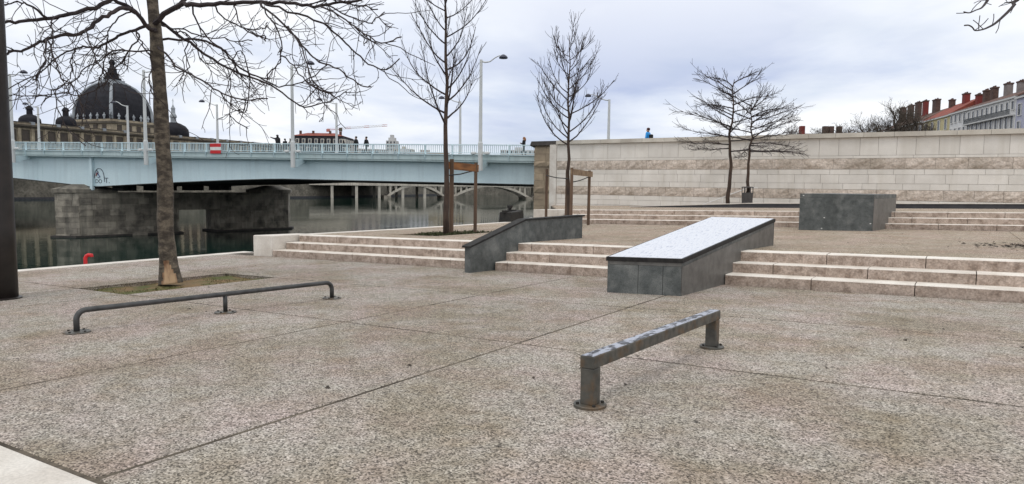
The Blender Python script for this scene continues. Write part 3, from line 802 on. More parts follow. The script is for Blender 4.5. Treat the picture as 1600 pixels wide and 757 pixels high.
# ------------------------------------------------------------------ bridge street lamps
def lamp(name, label, group, near):
    root = empty(name, (0, 0, 0), 0, label, 'street lamp', group)
    H0, H1 = (2.45, 11.2) if near else (3.4, 10.4)
    b = MB(); n = 8
    b.lathe((0, 0, 0), [(0.20, H0), (0.20, H0 + 2.2), (0.155, H0 + 2.3), (0.12, H1)], 8); b.build('pole', lamp_w, root, False)
    sgn = -1 if near else 1           # arm direction along the bridge
    L = 1.65 if near else 2.0
    b = MB()
    pts = [(sgn * x * L, 0, H1 - 0.1 + zz) for x, zz in ((0, 0), (.2, -.12 if near else .05), (.45, -.08 if near else .2), (.7, .2 if near else .52), (.92, .36 if near else .68), (1.05, .3 if near else .62))]
    b.tube(pts, [0.07, .06, .05, .045, .04, .04], 6); b.build('arm', lamp_w, root, True)
    b = MB(); b.lathe((sgn * L * 1.12, 0, H1 + (.02 if near else .34)), [(0.34, 0), (.36, .08), (.26, .2), (.1, .3), (.02, .32)], 10); b.build('lamp_head', lamp_d, root, True)
    if near:
        b = MB()
        b.hexa([(-.14, -1.75, 2.95), (.14, -1.75, 2.95), (.14, -.18, 2.45), (-.14, -.18, 2.45)], [(-.14, -1.75, 3.15), (.14, -1.75, 3.15), (.14, -.18, 3.15), (-.14, -.18, 3.15)])
        b.build('bracket', paint, root)
        for q in (-.5, .5):
            b = MB(); b.lathe((q * 1.15, .05, 3.72), [(.1, 0), (.24, .05), (.24, .18), (.1, .24)], 8); b.bar((0, 0, 3.76), (q, 0.04, 3.8), .05, .05); b.build('floodlight', lamp_w, root)
    return root
def copy_tree(o, parent=None):
    c = o.copy(); col.objects.link(c)
    if parent is not None: c.parent = parent
    for ch in o.children: copy_tree(ch, c)
    return c
NEAR_L = ('tall near-side bridge lamp standing between the phone reader and the taller young tree', 'tall near-side bridge lamp standing beside the pointing person', 'tall near-side bridge lamp in front of the great dome', 'tall near-side bridge lamp standing beside the thick dark mast')
FAR_L = ('far-side lamp whose top shows behind the stone wall end', 'far-side bridge lamp behind the taller young tree', 'far-side bridge lamp in front of the tower crane', 'far-side bridge lamp rising above the red and white board', 'far-side bridge lamp with curved arm before the great dome', 'far-side bridge lamp standing between the two small lantern domes')
nl = lamp('street_lamp', 'tall pale lamp on a bracket outside the near bridge railing', 'lamps along the near side of the bridge', True)
for i, s in enumerate((4.04, 21.35, 37.2, 53.7)):
    o = nl if i == 0 else copy_tree(nl); o['label'] = NEAR_L[i]; in_bridge(o, s, 1.2, cz(s) + (0.62 if i == 0 else 0) * 0)
fl = lamp('street_lamp', 'pale lamp with a curved arm along the far bridge railing', 'lamps along the far side of the bridge', False)
for i, s in enumerate((-2.8, 13.8, 29.35, 46.1, 60.0, 75.2)):
    o = fl if i == 0 else copy_tree(fl); o['label'] = FAR_L[i]; in_bridge(o, s, -BW + .5, cz(s))

# ------------------------------------------------------------------ people
skin_m = mat('skin', (0.50, 0.30, 0.22), None, 0.6)
def person(name, label, loc, rz, top, legs, arms='down', hair=(0.03, 0.02, 0.015), long_hair=False, height=1.72, stride=0.16, pack=None, hood=False):
    root = empty(name, loc, rz, label, 'person')
    k = height / 1.72
    J = {'pel': (0, 0, .94, .16, .13), 'wst': (0, 0, 1.08, .165, .135), 'chs': (0, .01, 1.30, .19, .145), 'nck': (0, 0, 1.46, .075, .075), 'hd': (0, .02, 1.545, .085, .09), 'hd2': (0, .02, 1.63, .085, .095), 'hd3': (0, .01, 1.69, .05, .06)}
    E = [('pel', 'wst'), ('wst', 'chs'), ('chs', 'nck'), ('nck', 'hd'), ('hd', 'hd2'), ('hd2', 'hd3')]
    for sx, n in ((-1, 'l'), (1, 'r')):
        st = stride * sx
        J['hip' + n] = (.10 * sx, 0, .88, .095, .10); J['kn' + n] = (.10 * sx, st * .6 + .03, .50, .065, .07); J['an' + n] = (.10 * sx, st - .03, .09, .045, .05); J['to' + n] = (.11 * sx, st + .13, .045, .045, .035)
        E += [('pel', 'hip' + n), ('hip' + n, 'kn' + n), ('kn' + n, 'an' + n), ('an' + n, 'to' + n)]
        J['sh' + n] = (.195 * sx, 0, 1.39, .085, .09)
        if arms == 'point' and sx < 0:
            el, wr, ha = (-.42, .05, 1.42), (-.66, .06, 1.50), (-.80, .06, 1.54)
        elif arms == 'phone':
            el, wr, ha = (.21 * sx, .06, 1.12), (.10 * sx, .26, 1.20), (.06 * sx, .33, 1.24)
        else:
            el, wr, ha = (.24 * sx, -.02 - st * .3, 1.12), (.25 * sx, .06 - st * .5, .88), (.25 * sx, .09 - st * .5, .79)
        for key, p, r in (('el', el, .065), ('wr', wr, .045), ('ha', ha, .042)): J[key + n] = (*p, r, r)
        E += [('chs', 'sh' + n), ('sh' + n, 'el' + n), ('el' + n, 'wr' + n), ('wr' + n, 'ha' + n)]
    names = list(J); me = bpy.data.meshes.new('body')
    me.from_pydata([tuple(c * k for c in J[n][:3]) for n in names], [(names.index(a), names.index(c)) for a, c in E], [])
    o = bpy.data.objects.new('body_tmp', me); col.objects.link(o)
    md = o.modifiers.new('skin', 'SKIN'); 
    for i, n in enumerate(names):
        sv = me.skin_vertices[0].data[i]; sv.radius = (J[n][3] * k, J[n][4] * k); sv.use_root = (n == 'pel')
    ss = o.modifiers.new('sub', 'SUBSURF'); ss.levels = 2; ss.render_levels = 2
    dg = bpy.context.evaluated_depsgraph_get(); me2 = bpy.data.meshes.new_from_object(o.evaluated_get(dg))
    bpy.data.objects.remove(o); me2.name = 'body'
    me2.materials.clear()
    for m in (skin_m, top, legs, strap): me2.materials.append(m)
    for p in me2.polygons:
        c = p.center / k; far = abs(c.x) > .5 or (arms == 'phone' and c.y > .27 and c.z > 1.1) or (arms != 'phone' and c.z < .86 and abs(c.x) > .2)
        if c.z > 1.475 and not hood and abs(c.x) < .2: mi = 0
        elif far and arms == 'point' and abs(c.x) > .7: mi = 0
        elif far and arms != 'point': mi = 0
        elif c.z > .86: mi = 1
        elif c.z > .10: mi = 2
        else: mi = 3
        p.material_index = mi; p.use_smooth = True
    link('body', me2, root)
    hm = mat('hair_' + name + str(len(MATS)), hair, None, 0.7)
    b = MB(); b.lathe((0, -.012 * k, 0), [(r * k, z * k) for r, z in ((.06, 1.56), (.095, 1.60), (.108, 1.65), (.10, 1.69), (.075, 1.72), (.03, 1.738))], 12)
    if long_hair: b.tube([(0, -.07 * k, 1.66 * k), (0, -.10 * k, 1.52 * k), (0.02, -.12 * k, 1.36 * k)], [.08 * k, .09 * k, .05 * k], 8)
    b.build('hair', hm, root, True)
    b = MB(); b.tube([(0, .10 * k, 1.60 * k), (0, .125 * k, 1.575 * k)], [.012 * k, .018 * k], 6); b.build('nose', skin_m, root, True)
    b = MB(); b.hexa([(-.15 * k, -.22 * k, .88 * k), (.15 * k, -.22 * k, .88 * k), (.15 * k, .12 * k, .88 * k), (-.15 * k, .12 * k, .88 * k)], [(-.17 * k, -.12 * k, 1.0 * k), (.17 * k, -.12 * k, 1.0 * k), (.17 * k, .10 * k, 1.0 * k), (-.17 * k, .10 * k, 1.0 * k)])
    if pack is not None:
        b = MB(); b.box(-.15, .15, -.32, -.11, 1.02, 1.44); o = b.build('backpack', pack, root)
        bv = o.modifiers.new('bevel', 'BEVEL'); bv.width = 0.06; bv.segments = 3
    return root
blackc = mat('black_cloth', (0.014, 0.014, 0.016), None, 0.9); greyc = mat('charcoal_cloth', (0.03, 0.03, 0.034), None, 0.9)
jeans = mat('dark_jeans', (0.03, 0.035, 0.055), None, 0.9); bluec = mat('bright_blue_jacket', (0.02, 0.30, 0.75), None, 0.7)
def on_bridge(o, s, y, rz=0): return in_bridge(o, s, y, 3.6 + cz(s), rz)
p = person('person', 'person in black on the bridge pointing with one arm outstretched', (0, 0, 0), 0, blackc, blackc, 'point', hood=True, height=1.80, stride=.05); on_bridge(p, 24.25, -0.75, pi)
p = person('person', 'shorter person in black beside the one pointing on the bridge', (0, 0, 0), 0, blackc, greyc, hood=True, height=1.46, stride=.06); on_bridge(p, 23.5, -0.8, pi)
p = person('person', 'person in black walking on the bridge, side by side with another', (0, 0, 0), 0, blackc, greyc, height=1.68); on_bridge(p, 16.3, -0.8, -pi / 2); p['group'] = 'pair of walkers in black on the bridge'
p = person('person', 'person in black walking on the bridge, side by side with another', (0, 0, 0), 0, blackc, greyc, height=1.66, stride=.2); on_bridge(p, 15.3, -0.8, -pi / 2); p['group'] = 'pair of walkers in black on the bridge'
p = person('person', 'long haired person in black coat looking at a phone on the bridge', (0, 0, 0), 0, blackc, blackc, 'phone', (0.30, 0.13, 0.05), True, 1.66, .2); on_bridge(p, 1.0, -0.8, -pi / 2)
p = person('person', 'person in bright blue jacket with dark backpack behind the long wall', (-17.75, 44.6, 3.35), pi / 2, bluec, jeans, hair=(0.05, 0.01, 0.01), height=1.86, pack=blackc)

# ================================================================== second bridge upstream: concrete arches on pillars
P0 = Vector((-208.0, 188.3)); P1 = Vector((-151.2, 253.5)); d2 = (P1 - P0); L2 = d2.length
B2A = atan2(d2.y, d2.x)
br2 = empty('arched_bridge', (P0.x, P0.y, WATER), B2A, 'distant pale concrete arch bridge seen under the blue bridge', 'bridge')
DW = 9.0
b = MB(); b.box(-4, L2 + 90, -DW / 2, DW / 2 + 22, 5.0, 6.5); b.build('deck', conc_pale, br2)
b = MB(); b.box(-4, L2 + 90, -DW / 2 - .4, -DW / 2 - .002, 4.75, 5.5); b.box(-4, L2 + 90, -DW / 2 - .25, -DW / 2 - .003, 5.502, 6.9); b.build('parapet', conc_pale, br2)
for x in (6.5, 15.5, 24.0, 33.0, 41.5):
    b = MB(); b.box(x - .5, x + .5, -DW / 2, -DW / 2 + 1, -2, 4.75); b.build('pillar', conc_pale, br2)
    b = MB(); b.box(x - .5, x + .5, DW / 2 + 10, DW / 2 + 11, -2, 4.99); b.build('pillar', conc_pale, br2)
def arch(x0, x1, rise):
    nseg = 24; m_ = (x0 + x1) / 2; hw = (x1 - x0) / 2
    f = lambda x: rise * (1 - ((x - m_) / hw) ** 2) + 0.3
    for y0 in (-DW / 2 - .2, DW / 2 - .8):
        b = MB()
        for i in range(nseg):
            a = x0 + (x1 - x0) * i / nseg; c = x0 + (x1 - x0) * (i + 1) / nseg
            b.hexa([(a, y0, f(a) - .2), (c, y0, f(c) - .2), (c, y0 + 1, f(c) - .2), (a, y0 + 1, f(a) - .2)], [(a, y0, f(a) + .75), (c, y0, f(c) + .75), (c, y0 + 1, f(c) + .75), (a, y0 + 1, f(a) + .75)])
        b.build('arch_rib', conc_pale, br2)
    x = x0 + 1.2
    while x < x1:
        zt = f(x) + .5
        if zt < 4.3:
            for y0 in (-DW / 2 - .1, DW / 2 - .6):
                b = MB(); b.box(x - .35, x + .35, y0, y0 + .6, zt - .3, 4.98); b.build('spandrel_post', conc_pale, br2)
        x += 2.2
    for x in (x0, x1):
        b = MB(); b.box(x - 1.3, x + 1.3, -DW / 2 - 1, DW / 2 + 1, -2, 1.0); b.build('arch_pier', pier_m, br2)
arch(27.0, 49.5, 4.5); arch(52.5, 84.0, 4.6); arch(87.0, 118.0, 4.6)

# ================================================================== skate furniture
def bevel(o, w, n=2):
    m = o.modifiers.new('bevel', 'BEVEL'); m.width = w; m.segments = n; m.limit_method = 'ANGLE'; return o
# thin granite ledge going down the steps
lab = empty('skate_ledge', (-7.93, 11.06, g(-7.93, 11.06)), 0, 'thin dark granite hubba ledge sloping down beside the near steps', 'skate ledge')
p0 = Vector((-7.93, 11.06)); p1 = Vector((-7.50, 14.92)); dl = (p1 - p0); LL = dl.length; dl.normalize(); nl_ = Vector((-dl.y, dl.x))
TH = 0.15
def lp(t, w, z): q = p0 + dl * t + nl_ * w; return (q.x, q.y, z)
prof = [(0, -0.36), (0, 0.20), (1.69, 0.655), (LL, 0.685), (LL, 0.10), (1.5, 0.14), (1.2, -0.32)]
def ledge_strip(t0, t1, z0a, z0b, z1a, z1b, w0=0.0, w1=TH):
    b = MB(); b.hexa([lp(t0, w0, z0a), lp(t1, w0, z0b), lp(t1, w1, z0b), lp(t0, w1, z0a)], [lp(t0, w0, z1a), lp(t1, w0, z1b), lp(t1, w1, z1b), lp(t0, w1, z1a)]); return b
ledge_strip(0, 1.69, -0.38, -0.40, 0.195, 0.65)
part(ledge_strip(0, 1.69, -0.38, -0.40, 0.195, 0.65), 'granite_panel', granite, lab)
part(ledge_strip(1.694, LL, -0.30, -0.05, 0.651, 0.68), 'granite_panel', granite, lab)
b = MB()
for (ta, za, tb, zb) in ((-0.05, 0.185, 1.69, 0.655), (1.69, 0.655, LL + 0.06, 0.685)):
    b.hexa([lp(ta, -.03, za), lp(tb, -.03, zb), lp(tb, TH + .03, zb), lp(ta, TH + .03, za)], [lp(ta, -.03, za + .035), lp(tb, -.03, zb + .035), lp(tb, TH + .03, zb + .035), lp(ta, TH + .03, za + .035)])
part(b, 'steel_cap', cap_dark, lab)

# wedge pad with a bright steel sheet on top
wd = empty('skate_wedge', (-3.95, 9.9, g(-3.95, 9.9)), 0, 'dark granite wedge pad with shiny scratched steel top crossing the steps', 'skate ramp')
FLc, FRc, BRc, BLc = (-4.50, 9.82), (-3.40, 9.98), (-3.10, 14.42), (-4.27, 14.22)
zt = {FLc: 0.335, FRc: 0.36, BRc: 0.80, BLc: 0.80}
def lerp2(a, c, t): return (a[0] + (c[0] - a[0]) * t, a[1] + (c[1] - a[1]) * t)
b = MB(); base = [FLc, FRc, BRc, BLc]
ins = lambda d: [(FLc[0] + d, FLc[1] + d), (FRc[0] - d, FRc[1] + d), (BRc[0] - d, BRc[1] - d), (BLc[0] + d, BLc[1] - d)]
q = ins(0.03); zz = [zt[c] for c in base]
b.hexa([(x, y, -0.5) for x, y in q], [(x, y, z - .03) for (x, y), z in zip(q, zz)]); part(b, 'core', cap_dark, wd)
def panel(pa, pb, za0, zb0, za1, zb1, th, name, m):
    d = (Vector(pb) - Vector(pa)).normalized(); n_ = Vector((-d.y, d.x)) * th
    b = MB(); b.hexa([(pa[0], pa[1], za0), (pb[0], pb[1], zb0), (pb[0] + n_.x, pb[1] + n_.y, zb0), (pa[0] + n_.x, pa[1] + n_.y, za0)],
                     [(pa[0], pa[1], za1), (pb[0], pb[1], zb1), (pb[0] + n_.x, pb[1] + n_.y, zb1), (pa[0] + n_.x, pa[1] + n_.y, za1)])
    return part(b, name, m, wd)
# front: three panels
cuts = (0.004, 0.425, 0.755, 0.996)
for a, c in zip(cuts[:-1], cuts[1:]):
    pa, pb = lerp2(FLc, FRc, a + .003), lerp2(FLc, FRc, c - .003)
    panel(pa, pb, g(*pa) - .02, g(*pb) - .02, 0.335 + .025 * a - 0.115, 0.335 + .025 * c - 0.115, .028, 'granite_panel', granite)
panel(lerp2(FLc, FRc, .003), lerp2(FLc, FRc, .997), .224, .248, 0.335 - .0605, .36 - .0605, .028, 'granite_panel', granite2)
# right side: lower panel and a strip under the edge
pa, pb = lerp2(FRc, BRc, .003), lerp2(FRc, BRc, .999)
panel(pa, pb, g(*pa) - .02, g(*pb) - .10, 0.36 - .115, 0.80 - .115, .028, 'granite_panel', granite2)
panel(pa, pb, 0.36 - .111, 0.80 - .111, 0.36 - .0605, 0.80 - .0605, .028, 'granite_panel', granite)
panel(BRc, BLc, -.1, -.1, .80 - .05, .80 - .05, .028, 'granite_panel', granite)
panel(lerp2(BLc, FLc, .001), lerp2(BLc, FLc, .999), -.2, -.4, .80 - .05, .335 - .05, .028, 'granite_panel', granite)
b = MB(); q = ins(-0.018); b.hexa([(x, y, z - .06) for (x, y), z in zip(q, zz)], [(x, y, z) for (x, y), z in zip(q, zz)]); part(b, 'steel_edge', cap_dark, wd)
b = MB(); q = ins(0.012); b.hexa([(x, y, z + .001) for (x, y), z in zip(q, zz)], [(x, y, z + .006) for (x, y), z in zip(q, zz)]); part(b, 'steel_sheet', steel_top, wd)

# big box by the far steps
bx = empty('skate_box', (-3.1, 22.3, g(-3.1, 22.3, 3)), 0, 'large dark granite box standing against the far steps', 'skate box')
bc = [(-4.06, 22.1), (-2.14, 22.28), (-1.82, 25.5), (-3.75, 25.3)]
def bpanel(pa, pb, z0a, z0b, z1, th, m, name='granite_panel'):
    d = (Vector(pb) - Vector(pa)).normalized(); n_ = Vector((-d.y, d.x)) * th
    b = MB(); b.hexa([(pa[0], pa[1], z0a), (pb[0], pb[1], z0b), (pb[0] + n_.x, pb[1] + n_.y, z0b), (pa[0] + n_.x, pa[1] + n_.y, z0a)],
                     [(pa[0], pa[1], z1), (pb[0], pb[1], z1), (pb[0] + n_.x, pb[1] + n_.y, z1), (pa[0] + n_.x, pa[1] + n_.y, z1)]); return part(b, name, m, bx)
bpanel(bc[0], bc[1], g(*bc[0], 3) - .02, g(*bc[1], 3) - .02, 1.13, .03, granite)
bpanel(lerp2(bc[1], bc[2], .01), bc[2], g(*bc[1], 3) - .05, g(*bc[2], 3) - .05, 1.13, .03, granite2)
bpanel(lerp2(bc[2], bc[3], .01), bc[3], .1, .1, 1.13, .03, granite); bpanel(lerp2(bc[3], bc[0], .01), lerp2(bc[3], bc[0], .99), .1, .1, 1.13, .03, granite)
b = MB(); b.hexa([(x, y, 1.134) for x, y in bc], [(x, y, 1.245) for x, y in bc]); part(b, 'granite_lid', granite, bx)
wh = MB()
for t, z in ((.05, 1.18), (.35, .55), (.32, .24), (.97, .42)):
    c = lerp2(bc[0], bc[1], t); wh.box(c[0] - .018, c[0] + .018, c[1] - .006, c[1] + .02, z, z + .02)
part(wh, 'paint_chips', white_p, bx)

# flat bar rail (square tube on two legs)
rr_ = empty('flat_rail', (-2.05, 4.3, g(-2.05, 4.3)), 0, 'short square galvanised grind rail with a worn top on two legs', 'grind rail')
ra = Vector((-2.075, 4.30)); rb_ = Vector((-1.95, 6.60)); dr = (rb_ - ra).normalized(); nr = Vector((dr.y, -dr.x))
HT = 0.355; BWD = 0.105; BH = 0.085
def rp(t, w, z): q_ = ra + dr * t + nr * w; return (q_.x, q_.y, g(q_.x, q_.y) + z)
LR = (rb_ - ra).length
b = MB(); a0, a1 = -.06, LR + .10
b.hexa([rp(a0, -BWD / 2, HT - BH), rp(a1, -BWD / 2, HT - BH), rp(a1, BWD / 2, HT - BH), rp(a0, BWD / 2, HT - BH)][::-1], [rp(a0, -BWD / 2, HT), rp(a1, -BWD / 2, HT), rp(a1, BWD / 2, HT), rp(a0, BWD / 2, HT)][::-1])
bevel(part(b, 'bar', galv, rr_), .006)
b = MB(); b.hexa([rp(a0 + .004, -BWD / 2 + .006, HT + .0005), rp(a1 - .004, -BWD / 2 + .006, HT + .0005), rp(a1 - .004, BWD / 2 - .006, HT + .0005), rp(a0 + .004, BWD / 2 - .006, HT + .0005)][::-1], [rp(a0 + .004, -BWD / 2 + .006, HT + .002), rp(a1 - .004, -BWD / 2 + .006, HT + .002), rp(a1 - .004, BWD / 2 - .006, HT + .002), rp(a0 + .004, BWD / 2 - .006, HT + .002)][::-1])
part(b, 'worn_top', rail_worn, rr_)
for t in (-.005, LR + .04):
    b = MB(); w = BWD / 2 - .002
    b.hexa([rp(t - .05, -w, .02), rp(t + .05, -w, .02), rp(t + .05, w, .02), rp(t - .05, w, .02)][::-1], [rp(t - .05, -w, HT - BH - .001), rp(t + .05, -w, HT - BH - .001), rp(t + .05, w, HT - BH - .001), rp(t - .05, w, HT - BH - .001)][::-1])
    lg = part(b, 'leg', galv, rr_); bevel(lg, .006)
    c = rp(t, 0, 0)
    b = MB(); b.lathe(c, [(0.112, -.002), (.112, .018), (.106, .022)], 28); fl_ = part(b, 'foot_plate', galv, rr_)
    for q_ in range(4):
        a = q_ * pi / 2 + .75; b = MB(); b.lathe((c[0] + .088 * cos(a), c[1] + .088 * sin(a), c[2] + .022), [(.013, 0), (.013, .012), (.006, .014)], 6); o = part(b, 'bolt', iron, rr_)

# round bar rail
rl = empty('round_rail', (-7.7, 5.5, g(-7.7, 5.5)), 0, 'long low round dark steel grind rail on three legs near the tree', 'grind rail')
la = Vector((-7.89, 3.85)); lb = Vector((-7.54, 7.14)); dd_ = (lb - la).normalized(); LN = (lb - la).length
def lq(t, z): q_ = la + dd_ * t; return (q_.x, q_.y, g(q_.x, q_.y) + z)
HR = .235; RB = .03; cr = .10
path = [lq(0, .01)] + [lq(0, HR - cr)] + [lq(cr - cr * cos(a), HR - cr + cr * sin(a)) for a in [i * pi / 12 for i in range(1, 7)]]
path += [lq(LN * i / 8, HR) for i in range(1, 8)]
path += [lq(LN - cr + cr * sin(a), HR - cr + cr * cos(a)) for a in [i * pi / 12 for i in range(0, 7)]] + [lq(LN, .01)]
b = MB(); b.tube(path, RB, 14); part(b, 'bar', rail_round, rl, True)
b = MB(); b.tube([lq(LN * .51, .01), lq(LN * .51, HR)], RB * .9, 12); part(b, 'leg', rail_round, rl, True)
for t in (0, LN * .51, LN):
    b = MB(); b.lathe(lq(t, 0), [(.13, -.002), (.13, .012), (.125, .016)], 28); part(b, 'foot_plate', galv, rl)
    c = lq(t, 0)
    for q_ in range(4):
        a = q_ * pi / 2 + .4; b = MB(); b.lathe((c[0] + .1 * cos(a), c[1] + .1 * sin(a), c[2] + .016), [(.012, 0), (.012, .01)], 6); part(b, 'bolt', iron, rl)

# tall dark mast at the left
ms = empty('light_mast', (-11.56, 4.62, g(-11.56, 4.62)), 0, 'thick brown-black round light mast beside the tree pit', 'mast')
bz = g(-11.56, 4.62)
b = MB(); b.lathe((-11.56, 4.62, bz), [(.225, 0), (.22, 1.0), (.20, 5.0), (.16, 11.0)], 24); part(b, 'shaft', pole_m, ms, True)
b = MB(); b.lathe((-11.56, 4.62, bz), [(.265, 0), (.265, .02), (.225, .03)], 24); part(b, 'base_flange', pole_m, ms)
b = MB(); b.box(-11.9, -11.2, 4.5, 4.75, bz + 10.9, bz + 11.1); part(b, 'floodlight', lamp_d, ms)

# red ladder hoop on the quay, black mooring box
rh = empty('ladder_hoop', (-16.35, 8.25, g(-16.4, 8.25)), 0, 'bright red ladder handle hooking over the quay edge', 'ladder')
c = (-16.3, 8.25); z0 = g(*c)
b = MB(); b.tube([(c[0] - .12, c[1], z0 - .9), (c[0] - .12, c[1], z0 + .0), (c[0] - .12, c[1], z0 + .12), (c[0] - .10, c[1] + .015, z0 + .17), (c[0] - .05, c[1] + .04, z0 + .195), (c[0] + .01, c[1] + .07, z0 + .19), (c[0] + .015, c[1] + .07, z0 + .15)], .04, 10); part(b, 'handle', red, rh, True)
b = MB(); b.box(c[0] - .3, c[0] - .06, c[1] - .04, c[1] + .04, z0 - .95, z0 - .9); part(b, 'wall_plate', red, rh)
mb_ = empty('mooring_winch', (-15.95, 25.1, g(-15.95, 25.1, 3)), 0, 'black iron mooring winch box with knob at the quay edge', 'winch')
z0 = g(-15.9, 25.1, 3) - .05
d_ = Vector((-.5, 1.9)).normalized(); n_ = Vector((d_.y, -d_.x)); o_ = Vector((-15.75, 24.35))
def wq(t, w, z): q_ = o_ + d_ * t * .85 + n_ * w * .8; return (q_.x, q_.y, z0 + z * .8)
b = MB(); b.hexa([wq(0, -.35, 0), wq(1.55, -.35, 0), wq(1.55, .35, 0), wq(0, .35, 0)], [wq(0.03, -.32, .58), wq(1.5, -.32, .6), wq(1.5, .32, .6), wq(.03, .32, .58)]); bevel(part(b, 'housing', iron, mb_), .04)
b = MB(); b.tube([wq(1.72, -.34, .3), wq(1.72, .34, .3)], .27, 14); b.tube([wq(1.72, -.4, .3), wq(1.72, -.34, .3)], .34, 14); part(b, 'drum', iron, mb_)
b = MB(); b.tube([wq(.75, 0, .58), wq(.75, 0, .8)], .07, 8); b.tube([wq(.55, 0, .8), wq(.95, 0, .8)], .06, 8); b.tube([wq(.75, 0, .8), wq(.75, 0, .9)], .12, 8); part(b, 'knob', iron, mb_)
for t in (.08, .5, 1.2): b = MB(); b.box(wq(t, 0, 0)[0] - .05, wq(t, 0, 0)[0] + .05, wq(t, 0, 0)[1] - .2, wq(t, 0, 0)[1] + .2, z0 + .44, z0 + .53); part(b, 'lug', iron, mb_)

# bin and handrail by the wall
bu, bvv = -9.62, 38.2; bz = g(bu, bvv, 6)
bn = empty('litter_bin', (bu, bvv, bz), 0, 'dark grey slatted litter bin beside the trunks below the wall', 'bin')
b = MB(); b.lathe((bu, bvv, bz), [(.24, 0), (.27, .03), (.29, .72), (.27, .74)], 16); part(b, 'drum', bin_m, bn)
for i in range(6):
    a = i * pi / 3 + .3; b = MB(); b.tube([(bu + .27 * cos(a), bvv + .27 * sin(a), bz + .7), (bu + .27 * cos(a), bvv + .27 * sin(a), bz + 1.02)], .025, 6); part(b, 'upright', bin_m, bn)
b = MB(); b.lathe((bu, bvv, bz + 1.0), [(.31, 0), (.31, .04), (.2, .06)], 16); part(b, 'rim', bin_m, bn)
hr = empty('handrail', (-13.3, 42.0, g(-13.3, 42, 6)), 0, 'thin white sloping handrail in front of the stone wall', 'handrail')
b = MB(); b.tube([(-13.3, 42.0, g(-13.3, 42, 6) + .02), (-10.6, 42.0, 1.36), (-10.0, 42.0, 1.38)], .028, 8); part(b, 'rail', white_p, hr)
for x, z in ((-12.0, .84), (-10.6, 1.34)): b = MB(); b.tube([(x, 42, g(x, 42, 6) - .02), (x, 42, z)], .02, 6); part(b, 'post', white_p, hr)

# ================================================================== trees
def grow(r, start, d, L, n, trop, wig):
    pts = [Vector(start)]; d = Vector(d).normalized()
    for i in range(n):
        d = (d + Vector(trop) * (1.0 / n) + Vector((r.gauss(0, wig), r.gauss(0, wig), r.gauss(0, wig)))).normalized()
        pts.append(pts[-1] + d * (L / n))
    return pts
def perp(r, d):
    a = Vector((r.gauss(0, 1), r.gauss(0, 1), r.gauss(0, 1))); a = a - d * a.dot(d); return a.normalized()
def at(pts, t):
    f = t * (len(pts) - 1); i = min(int(f), len(pts) - 2); return pts[i].lerp(pts[i + 1], f - i), (pts[i + 1] - pts[i]).normalized()
def catmull(pts, sub=3):
    P = [Vector(p) for p in pts]; out_ = []
    for i in range(len(P) - 1):
        p0, p1, p2, p3 = P[max(i - 1, 0)], P[i], P[i + 1], P[min(i + 2, len(P) - 1)]
        for k in range(sub):
            t = k / sub; out_.append(0.5 * ((2 * p1) + (p2 - p0) * t + (2 * p0 - 5 * p1 + 4 * p2 - p3) * t * t + (3 * p1 - p0 - 3 * p2 + p3) * t ** 3))
    out_.append(P[-1]); return out_

